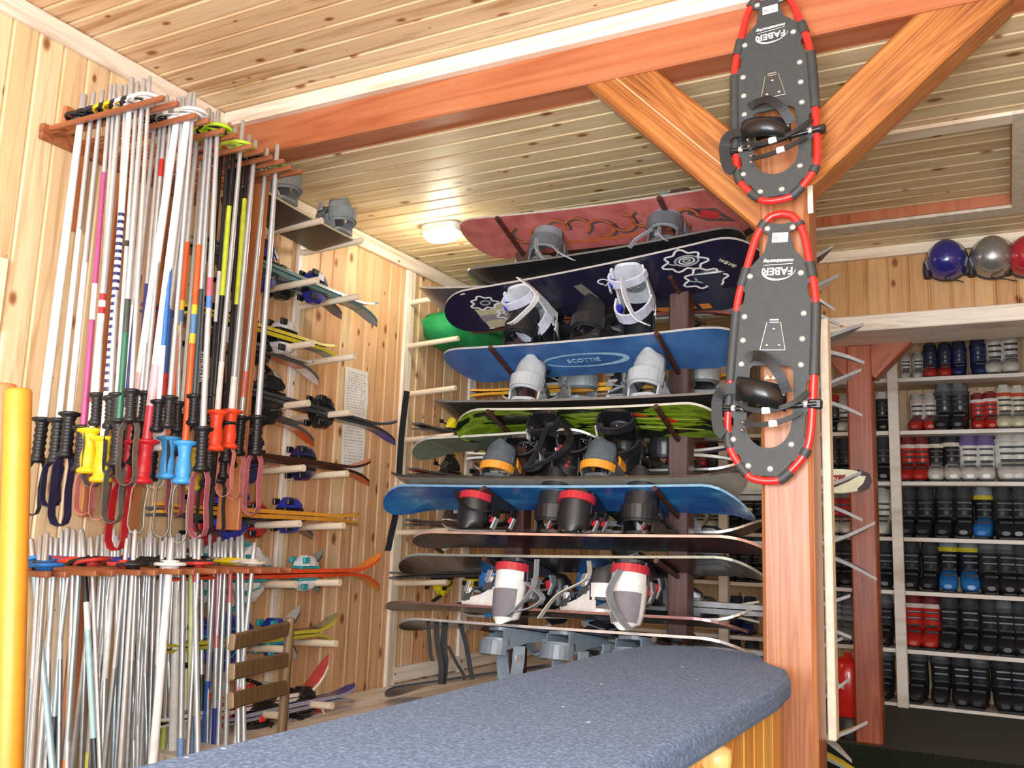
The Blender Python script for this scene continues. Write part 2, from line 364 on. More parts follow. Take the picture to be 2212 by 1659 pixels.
# pale strip on the post's right flank
tp=onY(1775,690,2.615); bt=onY(1780,1597,2.615); mb=MB(); mb.box(((-.4245),2.625,(tp.z+bt.z)/2),(.022,.05,tp.z-bt.z),bev=.003)
tag(mb.build('edge_strip',M_pale),'long narrow pale strip running up the right flank of the post','strip')
a_=onY(1748,405,2.475);b_=onY(1756,463,2.475); mb=MB(); mb.box(((a_.x+b_.x)/2,2.4655,(a_.z+b_.z)/2),(.014,.004,a_.z-b_.z)); tag(mb.build('edge_strip',M_pale),'short pale sliver beside the top of the lower snowshoe','strip')
# header beam and helmet wall at the boot room entrance
HYW=4.47
panel('wall_header',(-.98,HYW,H+1.06),(1,0,0),(0,0,1),(0,-1,0),2.53,.345,.088,pine('pine_header_boards','X','Z',.088,['#d0a26c','#c59460','#d6ad78','#c38d58'],seed=6))
hb=MB(); hb.box((.285,HYW+.14,H+1.045),(2.53,.36,.075),bev=.005); tag(hb.build('header_beam',M_trimX),'thick pale beam over the boot room entrance below the helmets','beam')
sbox('trim_11',(-.98,HYW-.03,ZB-.05),(1.55,HYW-.001,ZB-.001),M_trimX)
P2=-.605
timber_piece('wooden_post','dark red post standing at the boot room entrance','post',(P2-.004,4.79,FLB),(P2-.004,4.79,H+1.007),FY,.118,.118,M_far,bev=.008)
def brace2(name,label,a,b,w):
    a=onY(*a,4.74);b=onY(*b,4.74);a.y=b.y=4.79
    timber_piece(name,label,'brace',a,b,FY,w,.1,M_far,bev=.005)
brace2('diagonal_brace','short red brace to the right of the boot room post',(1868,800),(1975,690),.13)
brace2('diagonal_brace','short red brace to the left of the boot room post',(1850,800),(1745,690),.13)
# ------------------------------------------------------------------ counter
CT=H-.285
cnt=thing('counter','long service counter topped with blue-grey carpet in the foreground','counter',Vector((-.7,1.2,0)))
cnt_o=Vector((-.7,1.2,0))
poly=[(-.955,.2),(-.445,.2),(-.445,1.2),(-.44,2.05),(-.455,2.25),(-.49,2.39),(-.535,2.445),(-.60,2.62),(-.66,2.68),(-.75,2.705),(-.86,2.70),(-.93,2.63),(-.962,2.5),(-.965,2.3),(-.955,1.4)]
mb=MB(); P_=[Vector((p[0],p[1]))-cnt_o.xy for p in poly]; cen=sum(P_,Vector((0,0)))/len(P_)
def inset(k): 
    out=[]; n=len(P_)
    for i in range(n):
        t=(P_[(i+1)%n]-P_[i-1]).normalized(); out.append(P_[i]+Vector((-t.y,t.x))*k)
    return out
R=[]
for k,z in ((.014,-.052),(.004,-.048),(0,-.038),(0,-.016),(.005,-.005),(.016,0)):
    R.append([Vector((p.x,p.y,CT+z)) for p in inset(k)])
mb.rings(R,0,False,False)
top=[[ (p.x,p.y) for p in inset(.016)]]
L=[Vector((x,y,0)) for x,y in top[0]]; tr=tessellate_polygon([L])
for z,fl in((CT,0),(CT-.052,1)):
    tt=[t if ((L[t[1]]-L[t[0]]).cross(L[t[2]]-L[t[0]]).z>0)!=bool(fl) else t[::-1] for t in tr]
    mb.add([(p.x,p.y,z) for p in L],tt)
mb.build('carpet_top',M_carpet,cnt)
mb=MB(); n=24
for i in range(n):      # cladding board by board with small reveals
    y0=.25-1.2+i*.0885; mb.box((-.515+.7,y0+.044,(CT-.05)/2),(.018,.0855,CT-.05),bev=.004)
mb.box((-.72+.7,1.27-1.2,(CT-.05)/2),(.39,2.1,CT-.052))
mb.box((-.905+.7,1.42-1.2,(CT-.05)/2),(.016,2.4,CT-.052))
mb.build('cabinet_body',M_cab,cnt)
kp=onX(1545,1640,-.485)-cnt_o
mb=MB(); Mk=Matrix.Translation(kp)@Matrix.Rotation(PI/2,4,'Y')
mb.lathe([(.001,.03),(.02,.028),(.029,.012),(.03,-.004),(.022,-.018),(.012,-.028),(.012,-.04)][::-1],16,0,Mk); mb.build('knob',timber('turned_pine','#d9a45a','#e8bd78','#f3d59c'),cnt)
# ------------------------------------------------------------------ ski poles and their racks
COMBY=[1.745,1.866,1.98,2.106,2.2,2.292]
def pole_rack(label,z,combs,x1,planks):
    t=thing('ski_pole_rack',label,'rack',Vector((WX,1.6,z)))
    o=Vector((WX,1.6,z))
    y0=combs[0]-.04; y1=combs[-1]+.1
    mb=MB(); mb.box((.011,(y0+y1)/2-1.6,-.01),(.02,y1-y0,.05),bev=.002); mb.build('wall_rail',M_rackbr,t)
    for y in combs:
        for s in(-1,1):
            ln=x1-WX+(-.0 if s<0 else .012)
            mb=MB(); mb.box((ln/2+.02,y+s*.021-1.6,0),(ln-.02,.014,.016),bev=.002); mb.build('slat',M_rackbr,t)
        mb=MB(); mb.box((.04,y-1.6,0),(.036,.026,.022)); mb.build('spacer',M_rackbr,t)
    for (y,za,zb,w) in planks:
        mb=MB(); mb.box((.01,y-1.6,(za+zb)/2-z),(.018,w,zb-za),bev=.002); mb.build('plank',M_rackpl,t)
    return t
ZS=H+1.225; ZL=H-.125
pole_rack('upper reddish wall rack of slats holding the hanging ski poles',ZS,COMBY,-2.11,[(1.80,ZS+.02,ZS+.105,.05),(1.86,ZS-.29,ZS-.035,.045),(2.02,ZS-1.2,ZS-.04,.045),(2.2,ZS-1.25,ZS-.04,.05)])
for _o in C.objects:
    if _o.name=='ski_pole_rack':
        _p=onY(557,392,2.345); _q=onY(497,1145,2.345); mb=MB(); mb.box((_p.x-WX,2.345-1.6,(_p.z+_q.z)/2-ZS),(.10,.018,_p.z-_q.z),bev=.002); mb.build('plank',M_rackpl,_o)
LCOMB=[1.56,1.70,1.84,1.98,2.12,2.26,2.40]
pole_rack('lower reddish wall rack of slats with many steel pole tips above it',ZL,LCOMB,-2.12,[(1.75,.1,ZL-.03,.06),(2.05,.1,ZL-.03,.06),(2.47,.1,ZL-.03,.07)])
def pole(label,P,G,tip,segs,gcol,bcol,strap=None,r=.0075,glen=.11,gr=.014,group=None,gstyle='ridge',letter=None,bst='disc'):
    """hanging ski pole: P at the basket, G the grip end; built along local z from the grip end (0) up"""
    P=Vector(P);G=Vector(G); z=(P-G).normalized(); M=frame(G,Vector((0.88,0.47,0)),z)  # y ~ pole axis
    # use y axis as pole axis -> rotate so z is the axis
    x=Vector((.88,.47,0)); x=(x-z*x.dot(z)).normalized(); y=z.cross(x); M=Matrix.Identity(4)
    for i in range(3): M[i][0]=x[i];M[i][1]=y[i];M[i][2]=z[i];M[i][3]=G[i]
    L=(P-G).length; r*=1.3; gr*=1.2; glen*=1.12
    t=thing('ski_pole',label,'ski pole',M,group)
    mb=MB(); z0=glen*.8; mats=[]
    tot=L-z0
    for (a,b,h,met) in segs:       # fractions measured from the basket down
        mm=STEEL if h=='steel' else plain(h,.3,met)
        if mm not in mats: mats.append(mm)
        zb,za=L-a*tot,L-b*tot; rr=r*(1-.25*(1-(a+b)/2))
        mb.lathe([(r*(.72+.28*b),za),(r*(.72+.28*a),zb)],10,mats.index(mm))
    if STEEL not in mats: mats.append(STEEL)
    mb.lathe([(r*.8,L),(r*.74,L+tip*.94),(r*.5,L+tip*.97),(r*.2,L+tip)],8,mats.index(STEEL))
    mb.build('shaft',mats,t)
    mb=MB(); g=[(gr*1.0,0),(gr*1.45,.004),(gr*1.45,.012),(gr*1.02,.02)]
    k=5
    for i in range(k*4+1):
        q=i/(k*4); zz=.022+q*(glen-.04)
        g.append((gr*(1.0+(.1*math.cos(q*k*2*PI) if gstyle=='ridge' else .12*math.sin(q*2.2*PI))),zz))
    g+=[(gr*1.05,glen-.016),(gr*1.75,glen-.01),(gr*1.8,glen-.003),(gr*1.2,glen)]
    mb.lathe(g,14,0); mb.build('grip',plain(gcol,.4),t)
    # basket
    mb=MB(); R_=.043; seg=20; zz=L-.004
    mb.lathe([(r,zz-.012),(r*1.9,zz-.012),(r*1.9,zz+.014),(r,zz+.016)],10)
    ring=[Vector((R_*math.cos(2*PI*i/seg),R_*math.sin(2*PI*i/seg),zz+.004)) for i in range(seg)]
    for a in range(seg):
        pass
    mb.tube(ring+[ring[0]],.0058,6,caps=False)
    for a in range(6):
        q=2*PI*a/6; w=.016; c,s_=math.cos(q),math.sin(q)
        mb.add([Vector((r*c-s_*w*.5,r*s_+c*w*.5,zz+.006)),Vector((r*c+s_*w*.5,r*s_-c*w*.5,zz+.006)),Vector((R_*c+s_*w,R_*s_-c*w,zz+.003)),Vector((R_*c-s_*w,R_*s_+c*w,zz+.003))],[(0,1,2,3),(3,2,1,0)])
    mb.build('basket',plain(bcol,.45),t)
    if strap:
        col,ln,wd=strap; rnd=random.Random(hash(label)%999); mb=MB(); pts=[]
        for i in range(17):
            a=i/16*2*PI; pts.append(Vector((.02*math.sin(a)*(1+.5*math.sin(a/2))+.006*math.sin(3*a),.008*math.sin(a*2+1),-ln*(1-math.cos(a))/2+.008)))
        mb.ribbon(pts,(0.25,1,.1) if wd>.012 else (0,1,0),wd,.002); mb.build('wrist_strap',plain(col,.8),t)
    if letter:
        s_,sz,pos,lc=letter
        text_obj(s_,sz,plain(lc,.5),t,Matrix.Translation((0,-r*1.02,L-pos*tot))@Matrix.Rotation(PI/2,4,'X')@Matrix.Rotation(PI/2,4,'Z'))
    return t
S='steel'
# comb, basket px, grip end px, segments(from top), grip, basket, strap, note
UP=[
(0,(174,265),(80,1000),[(0,1,'#f2f2f0',0)],'#15161a','#1a1b1f',('#3d3f3c',.16,.016),'white shaft',.0115,None),
(0,(196,261),(117,1003),[(0,.38,S,1),(.38,1,'#eef0f2',0)],'#17181c','#1a1b1f',('#2b2a4a',.13,.022),'steel and white shaft',.0075,None),
(0,(215,258),(141,990),[(0,.5,S,1),(.5,1,'#e4e8ec',0)],'#17181c','#20283a',('#2d2b50',.2,.03),'pale silver shaft',.0075,None),
(0,(234,256),(172,1021),[(0,.2,S,1),(.2,.55,'#b04a80',0),(.55,.66,'#efe6ea',0),(.66,1,'#b04a80',0)],'#1b1c20','#e3c21c',None,'magenta shaft',.007,None),
(0,(255,254),(189,1024),[(0,.58,S,.9),(.58,.6,'#c03038',0),(.6,.62,'#f0f0f0',0),(.62,.64,'#c03038',0),(.64,.88,'#f3f3f1',0),(.88,.9,'#b83036',0),(.9,1,'#d6d8dc',0)],'#e9c81e','#e3c21c',('#c9807c',.12,.02),'steel and white shaft',.0085,'yellow'),
(0,(278,250),(217,1043),[(0,.32,'#e8eaec',0)]+[(.32+i*.022,.332+i*.022,'#f2f2f2',0) for i in range(24)]+[(.332+i*.022,.342+i*.022,'#2b2a66',0) for i in range(24)]+[(.85,1,'#eceef0',0)],'#e9c81e','#ededeb',('#c27c88',.11,.012),'navy and white striped shaft',.0085,'yellow'),
(0,(305,245),(250,1010),[(0,.62,S,1),(.62,.72,'#3d4640',0),(.72,1,'#2f6a50',0)],'#15161a','#f0efec',('#5c5e5a',.16,.02),'steel and green shaft',.0075,None),
(1,(317,287),(262,1014),[(0,.6,S,1),(.6,1,'#eef0f0',0)],'#191a1d','#ededeb',None,'steel and white shaft',.007,None),
(1,(333,283),(258,1020),[(0,.5,S,1),(.5,1,'#3a3a8c',0)],'#191a1d','#1c1d20',('#8a5a50',.15,.02),'steel and violet shaft',.007,None),
(1,(355,279),(292,1005),[(0,.13,S,1),(.13,.19,'#d02c26',0),(.19,1,'#d8dadc',.8)],'#1b1c20','#1c1d20',None,'silver shaft with a red band',.007,None),
(1,(381,274),(268,1045),[(0,.78,'#f4f4f2',0),(.78,.9,'#eab8bc',0),(.9,1,'#d0404c',0)],'#c2202a','#f0efec',('#c0202a',.2,.03),'thick white shaft turning red',.0115,'red'),
(1,(404,270),(305,1045),[(0,.76,'#f4f4f2',0),(.76,.88,'#eab8bc',0),(.88,1,'#d0404c',0)],'#c2202a','#f0efec',('#b8b0a4',.15,.008),'thick white shaft turning red',.0115,'red'),
(2,(395,312),(343,975),[(0,.25,'#dfe6ee',0),(.25,.85,'#2f66b4',0),(.85,1,'#d8404a',0)],'#ecebe8','#9a9c9a',('#d8d4cc',.12,.012),'blue shaft',.0085,'white'),
(2,(412,309),(322,1040),[(0,.6,S,1),(.6,.95,'#f2f2f0',0),(.95,1,'#202124',0)],'#202124','#9a9c9a',None,'steel and white shaft',.008,None),
(2,(424,307),(358,1035),[(0,.36,S,1),(.36,.55,'#e8622a',0),(.55,.58,'#eec238',0),(.58,.63,'#5a86b0',0),(.63,.66,'#eec238',0),(.66,1,'#e8622a',0)],'#4ba3e2','#b8e020',('#aaa79c',.18,.012),'orange shaft',.0085,'blue'),
(2,(446,303),(394,1046),[(0,.37,S,1),(.37,.56,'#e8622a',0),(.56,.59,'#eec238',0),(.59,.65,'#5a86b0',0),(.65,.68,'#eec238',0),(.68,1,'#e8622a',0)],'#4ba3e2','#b8e020',('#aaa79c',.18,.012),'orange shaft',.0085,'blue'),
(2,(468,299),(434,1020),[(0,.5,S,1),(.5,.56,'#c06070',0),(.56,.6,'#5078b8',0),(.6,1,'#e2e6ea',.7)],'#17181b','#b8e020',('#a8606c',.2,.026),'silver shaft',.008,None),
(3,(436,335),(386,985),[(0,1,S,1)],'#1d1e22','#d83028',('#a8606c',.2,.024),'plain steel shaft',.007,None),
(3,(478,327),(418,1060),[(0,1,'#1c1d22',0)],'#c8a820','#d83028',None,'black lettered shaft',.0085,'yellow-ridged'),
(3,(505,323),(447,1052),[(0,.2,'#1c1d22',0),(.2,.5,'#c8d83a',0),(.5,1,'#1c1d22',0)],'#1b1c20','#c4e040',('#2a2a2c',.15,.018),'black and lime shaft',.008,None),
(3,(520,320),(462,975),[(0,.8,S,1),(.8,1,'#e0d8d0',0)],'#ee4a26','#c4e040',None,'bright steel shaft',.0075,'orange-red'),
(4,(497,358),(471,1045),[(0,1,'#191a1f',0)],'#1b1c20','#202124',('#2a2a2c',.17,.02),'black lettered shaft',.0085,None),
(4,(534,352),(486,1000),[(0,.15,'#1c1d22',0),(.15,.55,'#d6e23c',0),(.55,1,'#22232a',0)],'#1b1c20','#202124',None,'yellow and black shaft',.008,None),
(4,(548,349),(492,970),[(0,.85,S,1),(.85,1,'#f0ece6',0)],'#ee4a26','#202124',('#d88c84',.16,.02),'bright steel shaft',.0085,'orange-red'),
(5,(572,382),(513,985),[(0,.8,S,1),(.8,.9,'#c87060',0),(.9,1,S,1)],'#17181b','#e8e8e4',('#dc8c84',.15,.024),'steel shaft with a worn red mark',.0075,None),
(5,(595,377),(551,985),[(0,1,S,1)],'#17181b','#5cae52',('#b86a74',.2,.03),'bright steel shaft',.0085,None),
]
for k,p,g,seg,nt_ in ((0,(243,257),(196,1000),[(0,.5,S,1),(.5,1,'#dfe3e6',.5)],'slim silver shaft'),(0,(268,252),(228,985),[(0,1,S,1)],'slim steel shaft'),(0,(292,247),(240,995),[(0,.4,S,1),(.4,.48,'#c8ccd0',.4),(.48,.5,'#2a2b30',0),(.5,1,'#d2d6da',.5)],'slim ringed steel shaft'),(0,(318,242),(272,990),[(0,1,'#ccd0d4',.6)],'slim silver shaft'),
 (1,(345,281),(283,1000),[(0,.6,S,1),(.6,1,'#2c2f80',0)],'silver and indigo shaft'),(1,(367,277),(300,990),[(0,1,'#cfd3d6',.6)],'slim silver shaft'),(1,(392,272),(330,985),[(0,.2,S,1),(.2,.8,'#3c74c0',0),(.8,1,'#e4e4e8',0)],'blue speckled shaft'),(1,(415,269),(352,1000),[(0,1,S,1)],'slim steel shaft'),
 (2,(402,311),(372,1005),[(0,1,'#c2c6ca',.6)],'slim silver shaft'),(2,(455,302),(407,995),[(0,.6,S,1),(.6,1,'#38444a',0)],'steel and slate shaft'),(3,(455,332),(412,1000),[(0,1,S,1)],'slim steel shaft'),(3,(492,325),(440,1010),[(0,.5,'#26282c',0),(.5,.7,'#e8e8ec',0),(.7,1,'#26282c',0)],'black and white shaft'),(4,(510,356),(456,1030),[(0,1,'#1a1b20',0)],'plain black shaft'),(4,(522,354),(480,1035),[(0,1,'#1f2126',0)],'plain black shaft'),(5,(545,387),(500,1010),[(0,1,S,1)],'slim steel shaft')):
    if k<4: g=(g[0]+(g[1]-925)*.13,925+random.uniform(-12,10))
    UP.append((k,p,g,seg,'#1b1c20',random.choice(['#1c1d20','#e8e8e4','#8a8c8c']),random.choice([None,('#4a4a4c',.15,.016),('#8a8478',.14,.01),('#6c625c',.18,.022)]),nt_,.006,None))
order=sorted(range(len(UP)),key=lambda i:UP[i][2][0])
rank={i:k for k,i in enumerate(order)}
COLN={'#15161a':'black','#17181c':'black','#1b1c20':'black','#e9c81e':'yellow','#191a1d':'black','#c2202a':'red','#ecebe8':'white','#202124':'black','#4ba3e2':'light blue','#17181b':'black','#1d1e22':'black','#c8a820':'yellow','#ee4a26':'orange-red'}
for i,(k,p,g,segs,gc,bc,st,note,r,_) in enumerate(UP):
    Pp=onY(*p,COMBY[k]); Pp.z=ZS+.02; Gp=onY(*g,COMBY[k])
    big=gc in('#4ba3e2','#e9c81e','#c2202a','#ee4a26','#ecebe8')
    pole('%s-gripped ski pole, %s, %s from left on upper rack'%(COLN[gc],note,ORD[rank[i]]),Pp,Gp,.066+.03*random.random(),segs,gc,bc,st,r,glen=.115 if big else (.085 if r<.0065 else .12),gr=.0175 if big else (.0112 if r<.0065 else .0145),group='ski poles on the upper rack',gstyle='wave' if big else 'ridge',
         letter=('NATIONALE',.018,.72,'#e8e8e8') if 'lettered' in note else None)
# lower rack : top px x (at the bar), bottom px x at y~1640, colours
LO=[(72,1210,112,[(0,.7,'#a9cfe0',.3),(.7,1,'#2f3a98',0)],'pale blue shaft',.008),(97,1212,68,[(0,.55,S,1),(.55,1,'#2c3a9c',0)],'steel and dark blue shaft',.0085),(119,1214,86,[(0,1,S,1)],'plain steel shaft',.008),
(141,1216,112,[(0,.45,'#9fb8c0',.6),(.45,1,'#2c3440',0)],'grey to black shaft',.0085),(158,1217,146,[(0,.6,S,1),(.6,1,'#7c8488',.8)],'dull steel shaft',.0075),(171,1218,144,[(0,.58,'#b4c4c8',.7),(.58,.66,'#f07c1e',0),(.66,1,'#eef2f4',0)],'silver shaft with an orange band',.0085),
(181,1219,205,[(0,.12,'#1c1d20',0),(.12,.2,'#f0f0f0',0),(.2,.5,'#a8cdd2',0),(.5,1,'#30343a',0)],'black and white topped shaft',.0085),(206,1221,158,[(0,1,S,1)],'leaning steel shaft',.008),(219,1222,192,[(0,.6,S,1),(.6,1,'#e6e66a',0)],'steel and lemon yellow shaft',.009),
(232,1223,222,[(0,.62,'#bcc8cc',.8),(.62,1,'#dfe6e6',0)],'silver and white shaft',.008),(246,1224,212,[(0,.55,'#f0f2f2',0),(.55,1,'#e2e070',0)],'white and yellow shaft',.0085),(262,1225,236,[(0,.35,S,1),(.35,.42,'#c24440',0),(.42,1,S,1)],'steel shaft with a red mark',.0075),
(275,1225,252,[(0,1,'#a4b4be',.8)],'grey steel shaft',.0075),(287,1226,262,[(0,1,S,1)],'plain steel shaft',.0075),(300,1226,298,[(0,.72,S,1),(.72,.85,'#8c2c3a',0),(.85,1,S,1)],'steel shaft with a dark red band',.008),
(313,1226,286,[(0,1,'#b8c2c8',.9)],'silver shaft',.0075),(323,1227,305,[(0,1,S,1)],'plain steel shaft',.0075),(343,1227,316,[(0,.6,S,1),(.6,1,'#e8eeee',0)],'steel and white shaft',.0085),(355,1227,338,[(0,.5,'#8f9cc0',.6),(.5,1,S,1)],'bluish steel shaft',.007),
(366,1227,331,[(0,1,'#f0f4f2',0)],'thick white shaft',.0115),(374,1228,352,[(0,.55,S,1),(.55,1,'#c8e070',0)],'steel and lime shaft',.009),(382,1228,373,[(0,1,'#f0f4f2',0)],'thick white shaft',.0125),(396,1228,390,[(0,.55,S,1),(.55,1,'#6c96cc',0)],'steel and blue shaft',.008),(403,1228,400,[(0,.5,'#e6f0c4',0),(.5,1,'#eef4f0',0)],'thick cream white shaft',.0125),
(412,1228,412,[(0,.5,'#e0f0b0',0),(.5,.65,'#6c9cd8',0),(.65,1,'#c2e060',0)],'lime shaft',.009),(420,1229,428,[(0,.06,'#c83c40',0),(.06,1,S,1)],'steel shaft with a red top',.0085),(434,1229,436,[(0,.4,S,1),(.4,1,'#20362e',0)],'steel and dark green shaft',.008),(462,1230,440,[(0,.42,S,1),(.42,1,'#2d5cb4',0)],'steel and blue shaft',.0095),
(470,1230,462,[(0,.3,'#c88088',.3),(.3,.5,S,1),(.5,1,'#2a3494',0)],'reddish steel and navy shaft',.0085),(485,1230,470,[(0,1,'#d6dcde',.8)],'silver shaft',.008),(497,1230,487,[(0,.15,'#cc7074',0),(.15,1,S,1)],'steel shaft with a pink top',.008),
(513,1230,516,[(0,1,'#cfd6da',.8)],'pale silver shaft',.0085),(522,1230,528,[(0,1,S,1)],'plain steel shaft',.007),(545,1228,505,[(0,.42,S,1),(.42,.5,'#d87070',0),(.5,1,'#d8dee0',.8)],'slanting silver shaft',.0085)]
for xt,xb in ((84,60),(108,100),(131,128),(150,100),(190,176),(198,216),(226,206),(239,196),(254,246),(269,228),(281,290),(294,276),(307,318),(318,296),(333,322),(349,330),(360,368),(388,360),(428,406),(452,448),(478,452)):
    LO.append((xt,1224,xb,[(0,.3,S,1),(.3,1,random.choice(['#aab4ba','#c2c8cc','#98a4ac']),.85)],'thin grey metal shaft',.0068))
order=sorted(range(len(LO)),key=lambda i:LO[i][0]); rank={i:k for k,i in enumerate(order)}
BC=['#2a86d8','#2a7ad0','#2a86d8','#2f78c8','#e0482c','#e0482c','#1c1d20','#1c1d20','#d83a40','#d83a40','#3440a0','#d83a40','#3440a0','#1c1d20','#7a7440','#1c1d20','#1c1d20','#1c1d20','#1c1d20','#e8e8e8','#1c1d20','#e8e8e8','#1c1d20','#1c1d20','#1c1d20','#1c1d20','#1c1d20','#c8c0b0','#c8c0b0','#f0d418','#f0d418','#f0d418','#cfc6b8','#cfc6b8']
while len(BC)<len(LO): BC.append(random.choice(['#1c1d20','#26282c','#3440a0','#c83a34']))
for i,(xt,yt,xb,segs,note,r) in enumerate(LO):
    cand=[]
    for k,Y in enumerate(LCOMB):
        X=onY(xt,yt,Y).x
        if WX+.06<X<-2.15: cand.append((k,Y))
    k,Y=cand[(i*2+1)%len(cand)] if cand else (3,1.98)
    Pp=onY(xt,yt,Y); Pp.z=ZL+.02; B=onY(xb,1640,Y); d=(B-Pp).normalized(); G=Pp+d*(1.0+.08*random.random())
    pole('ski pole, %s, %s tip from left on lower rack'%(note,ORD[rank[i]]),Pp,G,.06+.04*random.random(),segs,'#17181b',BC[i],None,r,group='ski poles on the lower rack')
# ------------------------------------------------------------------ foam tubes at the left edge
def tubeprop(label,col,top,bot,Y,r):
    a=onY(*bot,Y); b=onY(*top,Y); d=(a-b).normalized(); a=b+d*((b.z-.02)/-d.z); z=(b-a).normalized(); M=frame(a,Vector((0.9,.4,0)),z); x=Vector((.9,.4,0)); x=(x-z*x.dot(z)).normalized(); y=z.cross(x)
    M=Matrix.Identity(4)
    for i in range(3): M[i][0]=x[i];M[i][1]=y[i];M[i][2]=z[i];M[i][3]=a[i]
    L=(b-a).length; t=thing('foam_tube',label,'tube',M); mb=MB()
    mb.lathe([(r*.96,0),(r,.005),(r,L-.17),(r*.985,L-.165),(r,L-.155),(r,L-.15),(r*.985,L-.14),(r,L-.13),(r,L-.006),(r*.95,L),(r*.5,L-.001)],28); mb.build('tube',plain(col,.42,0,.05),t)
tubeprop('yellow plastic tube standing at the left edge before the poles','#d18f2c',(40,843),(18,1655),1.2,.0262)
tubeprop('orange plastic tube behind the yellow tube at the left edge','#f2794a',(8,832),(-40,1655),1.3,.028)
tubeprop('blue-violet plastic tube behind the yellow tube at the left edge','#5a62c8',(14,965),(0,1655),1.42,.03)
# ------------------------------------------------------------------ skis
def ski_mesh(name,L,w,th,top,base,tipcol,rise=.05,stripe=None):
    """ski along x, tail -L/2, tip L/2, top sheet +z"""
    mb=MB(); n=30; R=[]
    for i in range(n+1):
        q=i/n; x=-L/2+L*q
        hw=w/2*(1-.16*math.sin(PI*min(1,q/.85)))
        if q>.9: hw*=math.sqrt(max(.0,1-((q-.9)/.1)**2.2))*.98+.02
        if q<.04: hw*=.75+.25*(q/.04)
        zt=rise*max(0,(q-.82)/.18)**1.8+.006*max(0,(.08-q)/.08)
        t=th*(.55+.45*math.sin(PI*min(1,max(.02,q))))
        R.append((x,hw,zt,t,q))
    for i in range(n):
        a,b=R[i],R[i+1]; mt=2 if a[4]>=.86 else 0
        def sec(r): x,h,z,t,q=r; return [(x,-h,z),(x,h,z),(x,h*.86,z+t),(x,-h*.86,z+t)]
        A,B=sec(a),sec(b)
        mb.add(A+B,[(3,2,6,7)][::1],mt,True); mb.add(A+B,[(0,4,5,1)],1 if mt==0 else 2,True); mb.add(A+B,[(1,5,6,2),(0,3,7,4)],3)
    a=R[0]; x,h,z,t,q=a; mb.add([(x,-h,z),(x,h,z),(x,h*.86,z+t),(x,-h*.86,z+t)],[(0,1,2,3)],3)
    return mb.mesh(name,[plain(top,.28,0,.1,coat=.3),plain(base,.4),plain(tipcol,.3),plain(stripe or '#55585c',.35)])
def toe_mesh(c1,c2):
    mb=MB(); mb.box((0,0,.006),(.11,.05,.012),1,bev=.003)
    R=[]
    for x,w,h0,h1 in ((-.045,.05,.012,.03),(-.02,.066,.012,.052),(.02,.06,.012,.05),(.055,.036,.012,.03),(.062,.02,.012,.02)):
        R.append([Vector((x,-w/2,h0)),Vector((x,w/2,h0)),Vector((x,w/2*.9,h1*.8)),Vector((x,w/2*.5,h1)),Vector((x,-w/2*.5,h1)),Vector((x,-w/2*.9,h1*.8))])
    mb.rings(R,0,False)
    for s in(-1,1): mb.box((-.04,s*.034,.034),(.034,.012,.024),1,bev=.003)
    return mb.mesh('toe_piece',[plain(c1,.3,coat=.3),plain(c2,.35)])
def heel_mesh(c1,c2):
    mb=MB(); mb.box((-.01,0,.006),(.14,.048,.012),1,bev=.003)
    R=[]
    for x,w,h0,h1 in ((-.085,.026,.012,.03),(-.06,.05,.012,.06),(-.02,.058,.012,.088),(.02,.056,.014,.08),(.05,.044,.03,.056)):
        R.append([Vector((x,-w/2,h0)),Vector((x,w/2,h0)),Vector((x,w/2*.92,h1*.75)),Vector((x,w/2*.45,h1)),Vector((x,-w/2*.45,h1)),Vector((x,-w/2*.92,h1*.75))])
    mb.rings(R,0,False); mb.box((-.055,0,.098),(.07,.022,.012),1,Matrix.Rotation(.35,3,'Y'),bev=.003)
    for s in(-1,1):
        mb.tube([(.03,s*.03,.016),(.0,s*.046,.03),(-.06,s*.05,.045)],.003,6,1); mb.box((-.068,s*.05,.047),(.03,.008,.018),1)
    return mb.mesh('heel_piece',[plain(c1,.3,coat=.3),plain(c2,.35)])
_sk={}
def ski_pair(label,T,E,wdir,L=None,w=.068,th=.015,top='#333333',base='#222222',tipc=None,b1='#23356e',b2='#1b1c20',rise=.05,gap=.002,roll=0,group=None,bind=True,stripe=None,side='#55585c'):
    """two skis base to base from tail T to tip E; wdir width direction"""
    T=Vector(T);E=Vector(E); L=L or (E-T).length; mid=(T+E)/2; M=frame(mid,(E-T),wdir)
    if M[2][2]<0: M=frame(mid,(E-T),-Vector(wdir))
    if roll: M=M@Matrix.Rotation(roll,4,'X')
    t=thing('ski_pair',label,'skis',M,group)
    me=ski_mesh('ski',L,w,th,top,base,tipc or top,rise,side)
    tm,hm=_sk.setdefault((b1,b2),(toe_mesh(b1,b2),heel_mesh(b1,b2)))
    for s in(1,-1):
        Ms=Matrix.Translation((0,0,gap)) if s>0 else Matrix.Translation((0,0,-gap))@Matrix.Rotation(PI,4,'X')
        o=link('ski',me,t,Ms)
        if bind:
            k=min(1,L/1.1)
            link('toe_piece',tm,o,Matrix.Translation((.10*k,0,th*.95))); link('heel_piece',hm,o,Matrix.Translation((-.20*k,0,th*.95)))
    return t
